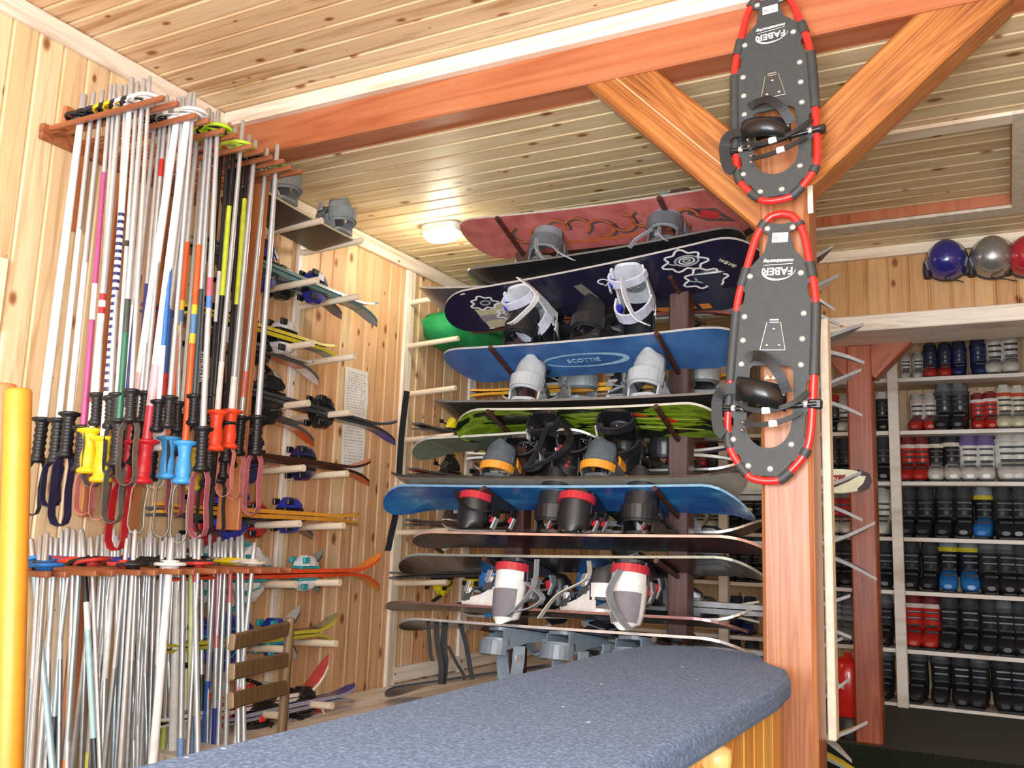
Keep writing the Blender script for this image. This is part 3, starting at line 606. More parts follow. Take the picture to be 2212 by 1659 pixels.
# pegs on the left wall
SKX=WX+.19
PEGROWS=[]
def peg(P,Q,r=.013):
    P=Vector(P);Q=Vector(Q); z=(Q-P).normalized(); M=frame(P,z,Vector((0,1,.01))); 
    mb=MB(); mb.tube([(0,0,0),((Q-P).length,0,0)],r,12); return mb,M
pr=thing('ski_rack','pale wall battens with round pegs carrying skis on the left wall','rack',Vector((WX,2.95,H)))
o0=Vector((WX,2.95,H))
for Y,w,z0,z1 in ((2.69,.06,-.72,1.33),(2.95,.066,-.72,1.33),(3.765,.07,-.72,1.33),(4.42,.07,-.72,1.33)):
    mb=MB(); mb.box((.010,Y-2.95,(z0+z1)/2),(.018,w,z1-z0),bev=.003); mb.build('batten',M_trimZ,pr)
rows12=[1.19,.95,.70,.47,.225,.02,-.2,-.43,-.66]
zpeg={}
for Y in (2.69,2.95):
    for z in rows12:
        mb=MB(); mb.tube([(.018,Y-2.95,z-.005),(.325,Y-2.95,z+.012)],.0135,12); mb.build('peg',M_peg,pr)
for Y in (3.765,4.42):
    for z in (1.17,.945,.70,.47,.255,.02,-.22):
        mb=MB(); mb.tube([(.018,Y-2.95,z-.006),(.31,Y-2.95,z+.014)],.0135,12); mb.build('peg',M_peg,pr)
def wallski(label,tail,tip,X=SKX,**k):
    k.setdefault('group','skis on the left wall pegs')
    return ski_pair(label,onX(*tail,X),onX(*tip,X),Vector((1,0,0)),**k)
wallski('teal-sided skis with grey tips, second peg row from the top','x') if False else None
def wsk(label,zi,y0,y1,dz=0,**k):
    """skis lying on peg row zi (height above eye) from tail y0 to tip y1"""
    X=k.pop('X',SKX); z=H+zi+.0135+.03+dz; k.setdefault('group','skis on the left wall pegs')
    return ski_pair(label,(X,y0,z),(X,y1,z+k.pop('tilt',0)),Vector((1,0,0)),**k)
wsk('teal skis with grey tips and blue bindings on the second peg row',.95,2.2,3.27,top='#35646c',base='#2a2f36',tipc='#8c949a',b1='#2c2f8c',b2='#17181c',side='#5b8288',tilt=-.02)
wsk('dark grey skis behind the teal pair on the second peg row',.95,2.2,3.14,dz=-.005,X=SKX-.1,top='#3c4044',base='#34373a',tipc='#6a6f74',b1='#1d1e22',b2='#17181c')
wsk('black and yellow striped skis with white bindings on the third peg row',.70,2.2,3.0,top='#26272a',base='#2b2c2e',tipc='#9a9a80',b1='#d8dade',b2='#18191c',side='#c8bc28',rise=.03)
wsk('skis with red and white tips behind the striped pair on the third peg row',.70,2.1,3.02,X=SKX-.1,dz=-.01,tilt=-.06,top='#d84c30',base='#c8402c',tipc='#e8e4e0',b1='#202124',b2='#18191c')
wsk('long black skis with deep blue tips on the fourth peg row',.47,2.2,3.46,top='#1e2024',base='#3c4238',tipc='#3844a4',b1='#1f2126',b2='#16171a',side='#3a3f45',tilt=-.05)
wsk('short skis with orange and yellow tips behind the long black pair',.47,2.1,3.02,X=SKX-.1,dz=-.01,tilt=-.09,top='#d87c30',base='#d8c440',tipc='#d85c2c',b1='#c8cc38',b2='#202124')
wsk('orange skis with black and blue bindings on the fifth peg row',.225,2.2,3.28,top='#e8702c',base='#e06824',tipc='#d8642c',b1='#26285c',b2='#18191d',side='#3a2a20')
wsk('orange and yellow skis with royal blue bindings on the sixth peg row',.02,2.15,3.22,top='#e08030',base='#dc7028',tipc='#c8a040',b1='#2a34ac',b2='#1b1c20',side='#d89830',rise=.02)
wsk('brown tipped skis with red bindings behind the sixth row orange pair',.02,2.2,3.05,X=SKX-.1,dz=-.012,tilt=-.02,top='#5c4a3c',base='#4a3f36',tipc='#8c7a68',b1='#c83038',b2='#202226')
wsk('long red-orange skis with flame coloured tips on the seventh peg row',-.2,2.2,3.40,top='#e05028',base='#d84c26',tipc='#e8852c',b1='#dfe6ea',b2='#2c9aa4',side='#e05028',rise=.075)
wsk('pale skis with grey and teal tips behind the flame tipped pair',-.2,2.2,3.12,X=SKX-.1,top='#a8b4b4',base='#8c9494',tipc='#8fa09c',b1='#e4e8ea',b2='#2ca0a8',rise=.085)
wsk('dark skis with yellow and grey tips and teal bindings on the eighth peg row',-.43,2.2,3.12,top='#3a3c3a',base='#a8a030',tipc='#a09a70',b1='#2a34a0',b2='#1f9aa8',side='#b8b038',rise=.06)
wsk('skis with pale grey tips behind the eighth row dark pair',-.43,2.2,3.0,X=SKX-.1,dz=-.01,top='#c8ccc8',base='#a8aca8',tipc='#cfd2cc',b1='#2a34a0',b2='#1b1c20',rise=.1)
wsk('dark skis with curled red and white tips on the lowest peg row',-.66,2.2,3.08,top='#3a342e',base='#3c352c',tipc='#c85048',b1='#c8d4dc',b2='#d83828',rise=.13,side='#e8e0d8')
# third batten
wsk('grey skis with black straps on pegs of the third batten at mid height',.47,3.62,4.75,top='#b0b4b4',base='#5a4a44',tipc='#8c8f90',b1='#d8c820',b2='#202124',rise=.03)
wsk('red skis near the third wall batten beside the black strap',.255,3.60,4.7,top='#d82c20',base='#c82820',tipc='#d83024',b1='#1c1d20',b2='#1c1d20',rise=.04)
wsk('maroon skis with dark bindings on pegs of the third batten',.02,3.6,4.8,top='#5c2c38',base='#6c3440',tipc='#703444',b1='#3a3436',b2='#e0e0dc',rise=.06)
wsk('grey skis with yellow bindings low on the third batten',-.22,3.5,4.75,top='#9a9e9e',base='#6a6c6e',tipc='#a0a2a0',b1='#e8d41c',b2='#1c1d20',rise=.03)
# small snowboard with grey bindings on the top row handled with the boards below
# ------------------------------------------------------------------ snowboards
def outline(L,w,waist,n=26,nose=.16):
    pts=[]
    def hw(q):
        x=abs(q-.5)*2; lim=1-nose*2/ (L/ .75)  # rounded ends start
        e=1-nose/(L/2)
        base=w/2*(1-waist*(1-(x/e)**2)) if x<e else w/2
        if x>=e: base=w/2*math.sqrt(max(0,1-((x-e)/(1-e))**2.5))
        return base
    return hw
def board_surf(L,rise,nose=.2):
    def z(x):
        q=abs(x)-(L/2-nose)
        return rise*(q/nose)**2 if q>0 else 0
    return z
def binding(parent,M,main,dark,hb,strap,buckle,lean=.1,hbh=.2,disc='#3a3d42',strapz=.12,open_=0,hbw=1.0,pad=None,cup=None,opad=None):
    b=MB(); 
    out=[(.058*math.copysign(1,math.cos(a))*abs(math.cos(a))**.5,.118*math.copysign(1,math.sin(a))*abs(math.sin(a))**.6) for a in [2*PI*i/28 for i in range(28)]]
    hole=[(.03*math.cos(a),.03*math.sin(a)-.05) for a in [2*PI*i/14 for i in range(14)]]
    b.plate([out],0.001,.013,0)
    b.lathe([(.044,.013),(.044,.017),(.040,.019),(.005,.019)],20,1)
    for k in range(4): b.lathe([(.005,.019),(.005,.0215),(.003,.022)],8,2,Matrix.Translation((.022*math.cos(PI/4+k*PI/2),.022*math.sin(PI/4+k*PI/2),0)))
    for s in(-1,1):       # side walls rising to the heel
        R=[]
        for y,h in((-.105,.02),(-.06,.032),(0,.045),(.06,.07),(.1,.085)):
            R.append([Vector((s*.052,y,.008)),Vector((s*.06,y,.008)),Vector((s*.063,y,h)),Vector((s*.056,y,h))])
        b.rings([r if s<0 else r[::-1] for r in R],0,False)
    # heel cup
    arc=[(.06*math.cos(a),.085+.062*math.sin(a)) for a in [PI*i/12 for i in range(13)]]
    R=[]
    for (x,y) in arc:
        d=Vector((x,(y-.085),0)).normalized()
        z1,z2=(.022,.05) if cup else (.05,.098)
        R.append([Vector((x,y,z1)),Vector((x,y,z1))+d*.006,Vector((x,y,z2))+d*.008,Vector((x,y,z2))])
    b.rings(R,3 if cup else 0,False)
    o=b.build('binding',[plain(main,.38,coat=.15),plain(disc,.5),CHROME,plain(cup or main,.38,coat=.15)],parent,M)
    h=MB(); R=[]; n=11
    for k in range(9):      # high back shell
        q=k/8; zz=.04+q*hbh; wd=(.056-.012*q+.006*math.sin(q*PI))*hbw; row=[]
        if k==7: wd*=.95
        if k==8: wd*=.68
        for j in range(n):
            a=PI*j/(n-1); row.append(Vector((wd*math.cos(a),.075+.066*math.sin(a)*(1-.35*q)+lean*q*hbh-(.012*q),zz-(.02*abs(math.cos(a))**2*(q>.9)))))
        R.append(row)
    inner=[[p for p in r] for r in R]
    full=[]
    for r in R:
        cx=Vector((0,.075,r[0].z)); out_=[p+(p-cx).normalized()*.007 for p in r]; full.append(r+out_[::-1])
    h.rings([f[::-1] for f in full],0,True); hm_=[plain(hb,.42,coat=.1)]
    if opad:
        ip=[[p+(p-Vector((0,.075,r[0].z))).normalized()*.0085 for p in r[2:-2]] for r in R[3:8]]; h.rings(ip,1,True,False,False); h.rings([q[::-1] for q in ip],1,True,False,False); hm_.append(plain(opad,.7))
    if pad:      # cushioned inner face
        ip=[[p-(p-Vector((0,.075,r[0].z))).normalized()*.003 for p in r[1:-1]] for r in R[:7]]; h.rings(ip,1,True,False,False); h.rings([q[::-1] for q in ip],1,True,False,False); hm_.append(plain(pad,.7))
    h.build('highback',hm_,o)
    for nm,y,z0,top,w in (('ankle_strap',.035,.06,strapz,.045),('toe_strap',-.075,.022,.075,.034)):
        s_=MB(); pts=[]
        for k in range(11):
            a=PI*k/10; pts.append(Vector((.066*math.cos(a)+open_*.03*math.sin(a),y-open_*.02*math.sin(a),z0+(top-z0)*math.sin(a)**.8)))
        s_.ribbon(pts,(0,1,.15),w,.008); s_.build(nm,plain(strap,.5),o)
        s_=MB(); s_.box((.056,y,z0+.035),(.02,w*.8,.03),0,Matrix.Rotation(.3,3,'Y'),bev=.004); s_.box((.066,y,z0+.052),(.008,w*.6,.045),1,Matrix.Rotation(-.3,3,'Y'),bev=.002); s_.build('buckle',[plain(buckle,.3),STEEL],o)
    return o
BW=.255
def snowboard(label,PL,PR,Y,tilt,w=BW,side=-1,top='#222222',base='#333333',edge='#cfcfcf',mats=None,rise=.05,th=.009,back=None,dec=None,group='snowboards on the dark rack',nose=.15,dz=0,yaw=0):
    """PL/PR: visible front edge ends; side=-1 base faces down, +1 top sheet faces down"""
    A=onY(*PL,Y);B=onY(*PR,Y); A.z+=dz;B.z+=dz
    xd=(B-A); L=xd.length; wv=Vector((0,math.cos(tilt),-math.sin(tilt))); mid=(A+B)/2+wv*w/2
    M=frame(mid,xd,wv)           # z up-ish, y = towards the back
    t=thing('snowboard',label,'snowboard',M,group)
    hw=outline(L,w,.1,nose=nose); zs=board_surf(L,rise,nose); n=44
    flip=-1 if side>0 else 1      # +1: base at the bottom
    mb=MB(); prev=None
    qs=[]
    for i in range(n+1):
        q=i/n; q=.5-.5*math.cos(PI*q); qs.append(q)
    rows=[]
    for q in qs:
        x=-L/2+L*q; h=max(hw(q),.002); zz=zs(x)*flip
        rows.append((x,h,zz))
    for i in range(n):
        a,b=rows[i],rows[i+1]
        lo=lambda r,s:(r[0],s*r[1],r[2]-th/2); hi=lambda r,s:(r[0],s*r[1],r[2]+th/2)
        mb.add([lo(a,-1),lo(a,1),lo(b,1),lo(b,-1)],[(0,1,2,3)],1 if flip>0 else 0,True)
        mb.add([hi(a,-1),hi(a,1),hi(b,1),hi(b,-1)],[(3,2,1,0)],0 if flip>0 else 1,True)
        for s in(-1,1):
            f=[(0,1,2,3)] if s>0 else [(3,2,1,0)]
            mb.add([lo(a,s),hi(a,s),hi(b,s),lo(b,s)],f,2)
    mt=mats or [plain(top,.25,0,.15,12,.3),plain(base,.3,0,.15,12,.2),plain(edge,.25,.6)]
    o=mb.build('board',mt,t)
    return t,L,zs,th,M
def front_pegs(*bs):
    for t,L,zs,th,M in bs:
        for X in RX:
            P=[]
            for y in (.27-BW/2,-BW/2-.012):
                # point on the underside of the board at world X
                k=(X-(M@Vector((0,y,-th/2-.0115))).x)/M[0][0]; P.append(M@Vector((k,y,-th/2-.0115)))
            P[0]=P[1]+(P[0]-P[1])*((3.25-P[1].y)/(P[0].y-P[1].y))
            mb=MB(); mb.tube([p-ro for p in P],.0095,10); mb.build('peg',M_dkrack,rk)
def px_at(b,px,py):
    return (b[4].inverted()@onY(px,py,2.99)).x
def at_px(M,L,pxx,pxy,Y):
    """distance along the board (from its middle) where a pixel column crosses"""
    p=onY(pxx,pxy,Y); return (M.inverted()@p).x
def bind_at(b,xs,up,heel,args,y=0):
    t,L,zs,th,M=b
    for x in xs:
        Mb=Matrix.Translation((x,y,(th/2+.001)*(1 if up else -1)))
        if not up: Mb=Mb@Matrix.Rotation(PI,4,'X')        # z down, y flipped
        # heel>0: heel at the back edge (+y world back)
        s=heel*(1 if up else -1)
        if s<0: Mb=Mb@Matrix.Rotation(PI,4,'Z')
        if args.get('rot'): Mb=Mb@Matrix.Rotation(args['rot'],4,'Z')
        binding(t,Mb@Matrix.Rotation(args.get('ang',.12)*(1 if x<0 else -1),4,'Z'),args['main'],args.get('dark','#222222'),args['hb'],args['strap'],args['buckle'],args.get('lean',.1),args.get('hbh',.2),args.get('disc','#3a3d42'),args.get('strapz',.12),args.get('open',0),pad=args.get('pad'),cup=args.get('cup'),opad=args.get('opad'))
YF=2.98; TL=.33
# dark rack: two posts with upward pegs front and rear
rk=thing('snowboard_rack','dark brown rack of two uprights with pegs holding the snowboards','rack',Vector((-1.36,3.25,0))); ro=Vector((-1.36,3.25,0))
RX=(-1.69,-1.035)
LV=[1.155,.885,.685,.42,.16,-.095,-.36]
for X in RX:
    mb=MB(); mb.box((X+1.36,.0,(H+1.33)/2),(.075,.075,H+1.33),bev=.004); mb.build('upright',M_dkrack,rk)
    for z in LV:
        mb=MB(); mb.tube([(X+1.36,.03,H+z-.03),(X+1.36,.30,H+z+.0)],.0095,10); mb.build('peg',M_dkrack,rk)
def deco(b,draw,mats,name='graphic'):
    t,L,zs,th,M=b; mb=MB(); draw(mb,lambda x,y,z:(x,y,z),-th/2-.0012); o=mb.build(name,mats,t); return o
# 1 red board
B1=snowboard('worn pinkish-red snowboard with orange swirl lettering, highest on the rack',(966,479),(1618,396),2.99,TL,w=.27,side=-1,rise=.03,
  mats=[plain('#3a2c2c',.4),two_tone('#a8524e','#c4706a',9,.5,.35,.65,third='#9a5450'),plain('#cfc8c0',.35,.4)])
def d1(mb,f,z):
    r=random.Random(3)
    for k in range(9):
        cx=-.33+k*.085; cyy=-.01+.02*math.sin(k*1.9); pts=[]
        for i in range(15):
            a=i/14*4.6+k; pts.append((cx+.055*math.cos(a)*(1-.3*i/14),cyy+.055*math.sin(a)*(1-.2*i/14)))
        mb.stroke([(p[0]+.006,p[1]+.005) for p in pts],.024,z+.0004,1); mb.stroke(pts,.012,z,0)
    mb.stroke([(-.3,.05),(-.1,.075),(.1,.07),(.28,.045)],[.004,.02,.018,.004],z,0)
    mb.stroke([(.36,-.03),(.42,.02),(.5,.045),(.45,-.02),(.37,-.03)],.03,z+.0004,1); mb.stroke([(.4,-.015),(.46,.012)],.045,z,2)
deco(B1,d1,[plain('#c0633a',.5),plain('#5a4a4a',.6),plain('#c03a3c',.5)])
# 2 olive board behind
B2=snowboard('dark olive snowboard lying on the rear pegs behind the pinkish-red board',(1085,528),(1622,448),3.33,.12,w=.26,side=-1,top='#2a2c22',base='#3b3424',edge='#4a4438',rise=.03)
for x in(-.2,.02,.2): deco(B2,lambda mb,f,z:mb.stroke([(x-.035,.0),(x-.02,.0),(x+.02,.0),(x+.035,.0)],[.004,.022,.022,.004],z,0),[plain('#a8a498',.5)])
# 3 upper black of the navy pair
B3=snowboard('black snowboard with clear grey bindings lying on top of the navy board',(983,596),(1590,500),3.03,TL,w=.25,side=-1,top='#26272b',base='#1d1d20',edge='#8f9296',rise=.05,dz=.018)
bind_at(B3,[-.20,.30],True,-1,dict(main='#5a6066',hb='#7c848a',strap='#6c7278',buckle='#c8ccd0',hbh=.17,strapz=.15))
# 4 navy board, top sheet down
NV,NVB=plain('#1d1a30',.32,0,.2,14,.15),plain('#23232a',.4)
B4=snowboard('navy snowboard with white flower outlines and cream nose, bindings facing down',(938,640),(1640,497),2.98,.36,w=.275,side=1,mats=[NV,NVB,plain('#d8d8d8',.3,.5)],rise=.03)
def flower(mb,cx,cy,s,z,m0,m1,m2,rot=0):
    pts=[]
    for i in range(40):
        a=2*PI*i/40; r=s*(1+.16*math.sin(7*a+rot)+.1*math.sin(3*a)); pts.append((cx+r*1.15*math.cos(a),cy+r*.85*math.sin(a)))
    mb.stroke(pts,.009,z-.0003,m0,closed=True)
    for k,(rr,w) in enumerate(((.62,.008),(.4,.007),(.18,.008))):
        mb.stroke([(cx+s*.15+s*rr*1.1*math.cos(2*PI*i/20),cy+s*rr*.72*math.sin(2*PI*i/20)) for i in range(20)],w,z,m1 if k!=1 else m2,closed=True)
    mb.stroke([(cx-s*.9,cy),(cx-s*.6,cy+s*.2),(cx-s*.45,cy-s*.1)],.008,z,m1)
L4=B4[1]
NVM=[plain('#dcdcde',.5),plain('#9aa6a6',.5),plain('#c8ccc8',.5),plain('#b8b090',.5),plain('#8c8088',.5),plain('#2a2830',.5),plain('#6e6c68',.6)]
deco(B4,lambda mb,f,z:flower(mb,.36,-.06,.062,z,0,1,2),NVM); deco(B4,lambda mb,f,z:flower(mb,.40,.055,.062,z,0,1,2,1),NVM)
def d4(mb,f,z):
    hw=outline(L4,.275,.1,nose=.15); e=[]      # cream nose art
    for i in range(19):
        q=.008+.2*i/18; e.append((-L4/2+L4*q,hw(q)*.9))
    upp=[(x,-.02-.02*math.sin(x*30)) for x,y in e][::-1]
    mb.plate([e+[(-L4/2+L4*.23,.02)]+[(p[0],min(p[1],0)) for p in upp]],z-.0001,z+.0006,3)
    mb.stroke([(-L4/2+.04,.03),(-L4/2+.1,.055),(-L4/2+.17,.05),(-L4/2+.25,.085)],[.01,.045,.04,.01],z-.0004,4)
    mb.stroke([(x,y) for x,y in e[:10]],.007,z-.0005,0); mb.stroke([(x,-y) for x,y in e[:10]],.007,z-.0005,0)
    flower(mb,-L4/2+.18,-.045,.045,z-.0006,0,5,1); flower(mb,-L4/2+.25,.045,.045,z-.0006,0,5,1)
deco(B4,d4,NVM)
deco(B4,lambda mb,f,z:mb.plate([[(-.075,-.04),(-.04,-.045),(-.01,.055),(-.05,.058)]],z,z+.0004,6),NVM)
text_obj('Crais',.055,plain('#e8e8ea',.5),B4[0],Matrix.Translation((.06,-.01,-.0066))@Matrix.Rotation(PI,4,'X')@Matrix.Rotation(-.9,4,'Z'),shear=.3)
text_obj('wave',.035,plain('#c8c4a8',.5),B4[0],Matrix.Translation((.50,-.01,-.0066))@Matrix.Rotation(PI,4,'X')@Matrix.Rotation(-.9,4,'Z'),shear=.3)
bind_at(B4,[-.27,.15],False,1,dict(main='#d2d6dc',hb='#1c1d22',strap='#c8cce0',buckle='#2a34a8',hbh=.2,lean=.25,strapz=.15,disc='#8c9296',open=.6))
# 5 dark blue board with orange shapes below the navy one
B5=snowboard('dark blue-grey snowboard with orange shapes, half hidden under the navy board',(876,620),(1608,580),3.13,.3,w=.25,side=-1,top='#23262e',base='#343848',edge='#e0e0e0',rise=.06,dz=-.01)
def d5(mb,f,z):
    pts=[(.36+.05*math.cos(PI+PI*i/10),.09-.03*math.sin(PI*i/10)*-1) for i in range(11)]; mb.plate([pts],z,z+.0005,0)
deco(B5,d5,[plain('#dc8438',.5)])
for x in(.44,.5): deco(B5,lambda mb,f,z:mb.plate([[(x,.075),(x+.04,.072),(x+.045,.105),(x+.005,.11)]],z,z+.0005,0),[plain('#dc8438',.5)])
bind_at(B5,[-.03],False,1,dict(main='#1e1f23',hb='#1b1c20',strap='#1c1d20',buckle='#2c2e34',hbh=.16,lean=.4))
# 6 blue board with oval logo
B6=snowboard('mid blue snowboard with a pale oval logo on its base',(932,758),(1590,702),2.985,.36,w=.255,side=-1,rise=.02,mats=[plain('#2a2d34',.4),two_tone('#33588e','#4470a8',7,.45,.35,.65,third='#3f5f9a'),plain('#c8ccd0',.3,.4)])
def d6(mb,f,z):
    mb.stroke([(.0+.165*math.cos(a),.01+.042*math.sin(a)) for a in [PI*.93-i/40*2*PI*.97 for i in range(41)]],[.004+.014*max(0,math.cos(PI*.93-i/40*2*PI*.97))**2+.005 for i in range(41)],z)
    mb.stroke([(-.165,.02),(-.21,.012),(-.24,.014)],[.012,.01,.003],z)
deco(B6,d6,[plain('#9cc0d8',.5)])
text_obj('SCOTTIE',.034,plain('#9cc0d8',.5),B6[0],Matrix.Translation((-.005,.012,-.0062))@Matrix.Rotation(PI,4,'X'))
bind_at(B6,[-.25,.05],True,-1,dict(main='#1f2024',hb='#212226',strap='#1c1d20',buckle='#3a3c42',hbh=.15))
# 7/8 green pair
B7=snowboard('slim black snowboard with tall grey bindings resting on the green board',(905,878),(1612,858),2.98,.30,side=-1,top='#1c1d20',base='#2a2824',edge='#8c8f92',rise=.055,dz=.016)
bind_at(B7,[-.21,.28],True,-1,dict(main='#a4abb0',hb='#a9b0b4',strap='#3a3d42',buckle='#5a5e64',hbh=.15,lean=.02))
B8=snowboard('black and lime green snowboard with black bindings facing down',(965,886),(1572,868),2.985,.34,side=1,rise=.05,mats=[two_tone('#1a2015','#7e9a24',5,.25,.44,.5,(1,3,1),third='#5c7418'),plain('#202124',.4),plain('#dfe4dc',.3,.5)])
def d8(mb,f,z):
    for k in range(4): mb.stroke([(-.02,-.07+k*.03),(.12,-.072+k*.03),(.3,-.06+k*.035),(.46,-.05+k*.04)],[.004,.016,.014,.003],z,k%2)
    mb.stroke([(.1,-.08),(.18,-.07),(.24,-.05)],[.01,.03,.01],z-.0003,2); mb.stroke([(.28,-.05),(.33,.0)],[.02,.03],z-.0003,2)
deco(B8,d8,[plain('#93b022',.35),plain('#b8cc50',.35),plain('#d03a24',.4)])
bind_at(B8,[-.13,.13],False,1,dict(main='#1c1d20',hb='#1a1b1e',strap='#1d1e22',buckle='#2a2c30',hbh=.19,lean=.35,open=.5))
# 9 grey-green base behind
B9=snowboard('grey-green snowboard with a bright white edge, tip poking out at the left',(866,950),(1300,922),3.08,.1,side=-1,top='#3a3c38',base='#6f8272',edge='#e8ece8',rise=-.05,dz=-.0)
bind_at(B9,[.08,.3],False,1,dict(main='#222326',hb='#34363a',strap='#1c1d20',buckle='#c83034',hbh=.17,lean=.2))
# 10/11 blue pair
B10=snowboard('thin black snowboard with orange and grey bindings on the bright blue board',(813,1036),(1590,1038),2.99,.32,side=-1,top='#2a2826',base='#a8a69c',edge='#5c5650',rise=.055,dz=.014)
bind_at(B10,[-.21,.22],True,-1,dict(main='#50565e',cup='#dc9230',hb='#565e66',strap='#d88c28',buckle='#c03a30',hbh=.11,lean=.05))
B11=snowboard('bright blue snowboard with red and black bindings facing down',(808,1048),(1612,1048),2.98,.32,side=1,rise=.06,mats=[two_tone('#1f4a9c','#2f7cb4',4,.2,.35,.6,(1,2,1),third='#6cb0d8'),plain('#26282c',.4),plain('#8cc0e8',.25,.4)])
bind_at(B11,[-.27,.12],False,-1,dict(main='#24252a',cup='#b82c38',hb='#1e1f24',strap='#1c1d20',buckle='#d03040',hbh=.12,lean=.15))
# 12/13
B12=snowboard('dark plum snowboard at eye level with black and blue bindings',(866,1148),(1648,1160),2.98,.2,side=-1,rise=-.025,mats=[plain('#26222c',.3),two_tone('#2a2430','#5a3440',3,.25,.4,.65),plain('#e0b8a8',.3,.5)])
bind_at(B12,[-.08,.27],True,-1,dict(main='#1c1d20',hb='#202226',strap='#1c1d20',buckle='#d83828',hbh=.2,lean=.05))
bind_at(B12,[.07,.40],True,1,dict(main='#2c3a54',hb='#5a96d8',strap='#28345c',buckle='#c8ccd0',hbh=.16,lean=.4)) if False else None
B13=snowboard('dark brown snowboard with red and white bindings hanging beneath the plum one',(838,1190),(1640,1196),3.0,.24,side=1,rise=.04,top='#2c2422',base='#1d1d20',edge='#a8b4b0',dz=-.012)
bind_at(B13,[-.17,.26],False,-1,dict(main='#2c2d33',cup='#b8343e',opad='#77747c',hb='#e4e6e4',strap='#7c8288',buckle='#c83038',hbh=.2,lean=.12,disc='#8a8a90',open=.8,strapz=.14))
B13b=snowboard('blue and silver snowboard with blue bindings behind the dark brown one',(850,1212),(1500,1215),3.3,.1,side=1,rise=.03,top='#2a58b0',base='#33363a',edge='#b8ccc8',dz=-.0)
bind_at(B13b,[-.17,.24],False,-1,dict(main='#2b74b8',hb='#2f7cc0',strap='#26303c',buckle='#c83038',hbh=.17,lean=.1))
# 14/15
B14=snowboard('red topped snowboard carrying two big white bindings, lowest pair',(806,1303),(1592,1350),2.99,.16,side=-1,top='#a03038',base='#2a2222',edge='#8c6a68',rise=-.02,dz=.012)
bind_at(B14,[-.25,.15],True,-1,dict(main='#e6e4de',hb='#3a3c40',strap='#4a4d52',buckle='#d8d8d8',hbh=.13,lean=.05,rot=1.15))
B15=snowboard('black snowboard with grey hoop bindings hanging below, lowest pair',(836,1330),(1610,1382),2.985,.18,side=1,top='#1c1a1c',base='#232226',edge='#c8c8cc',rise=.03,dz=-.004)
bind_at(B15,[-.17,.06,.32],False,-1,dict(main='#6c7884',hb='#7c8894',strap='#8c9aa8',buckle='#50565e',hbh=.05,lean=.15,open=.3,strapz=.2,rot=.5))
# 16 lowest
B16=snowboard('black snowboard lying on the wooden ledge behind the counter',(806,1480),(1250,1415),3.35,.08,side=1,top='#1a1b1f',base='#222327',edge='#5c6068',rise=.03,dz=-.02,group='')
# small board at the top of the left wall
A=Vector((SKX,2.34,H+1.19+.02)); Bq=Vector((SKX,3.0,H+1.185))
def wall_board(label,A,B,w,top,base):
    M=frame((A+B)/2,(B-A),Vector((-1,0,-.12))); t=thing('snowboard',label,'snowboard',M); L=(B-A).length; hw=outline(L,w,.06,nose=.1); zs=board_surf(L,.02,.1); mb=MB(); n=26
    rows=[(-L/2+L*i/n,max(hw(i/n),.004),zs(-L/2+L*i/n)) for i in range(n+1)]
    for a,b in zip(rows,rows[1:]):
        mb.add([(a[0],-a[1],a[2]),(a[0],a[1],a[2]),(b[0],b[1],b[2]),(b[0],-b[1],b[2])],[(0,1,2,3)],1)
        mb.add([(a[0],-a[1],a[2]+.01),(a[0],a[1],a[2]+.01),(b[0],b[1],b[2]+.01),(b[0],-b[1],b[2]+.01)],[(3,2,1,0)],0)
        for s in(-1,1): mb.add([(a[0],s*a[1],a[2]),(a[0],s*a[1],a[2]+.01),(b[0],s*b[1],b[2]+.01),(b[0],s*b[1],b[2])],[(0,1,2,3) if s>0 else (3,2,1,0)],2)
    mb.build('board',[plain(top,.3),plain(base,.3),plain('#c8c0a0',.4)],t)
    for x in(-.14,.2): binding(t,Matrix.Translation((x,0,.011))@Matrix.Rotation(PI,4,'Z'),'#7c8488','#222222','#868e92','#6a7074','#3a3d40',.1,.11)
wall_board('short dark snowboard with grey bindings on the top left-wall pegs',A,Bq,.21,'#3a3c3a','#4a453c')
front_pegs(B1,B5,B6,B8,B11,B13,B15)
def loose(b,label,pts,w,col,Y=2.93):
    P=[b[4].inverted()@onY(*p,Y+q) for (p,q) in pts]; sm=[]
    for i in range(len(P)-1):
        p0=P[max(i-1,0)];p1=P[i];p2=P[i+1];p3=P[min(i+2,len(P)-1)]
        for k in range(5):
            u=k/5; sm.append(.5*((2*p1)+(-p0+p2)*u+(2*p0-5*p1+4*p2-p3)*u*u+(-p0+3*p1-3*p2+p3)*u**3))
    sm.append(P[-1]); sd=b[4].to_3x3().inverted()@Vector((.3,.95,0)); mb=MB(); mb.ribbon(sm,sd,w,.004); mb.build('loose_strap',plain(col,.45),b[0])
loose(B13,'',[((1160,1208),.02),((1152,1268),0),((1112,1318),-.02),((1095,1330),0)],.022,'#8c9096')
loose(B13,'',[((1272,1212),.05),((1268,1250),0),((1205,1285),0),((1165,1335),0)],.02,'#b4b4a8')
loose(B13,'',[((1340,1230),.02),((1316,1280),-.02),((1335,1330),-.03),((1362,1362),-.02)],.034,'#8c9298')
loose(B13,'',[((1138,1258),.02),((1172,1290),0),((1150,1312),-.01),((1108,1322),-.01)],.026,'#8a9098')
loose(B8,'',[((1208,905),.03),((1232,945),0),((1200,985),-.02),((1140,1012),-.01)],.034,'#1c1d20')
loose(B8,'',[((1180,925),.03),((1160,975),0),((1135,1010),0)],.022,'#24262a')
loose(B4,'',[((1120,600),.0),((1160,640),-.03),((1118,690),-.02),((1100,700),0)],.024,'#d8dade')
loose(B4,'',[((1345,600),.0),((1350,640),-.03),((1372,685),-.03),((1400,702),0)],.026,'#d0d4e0')
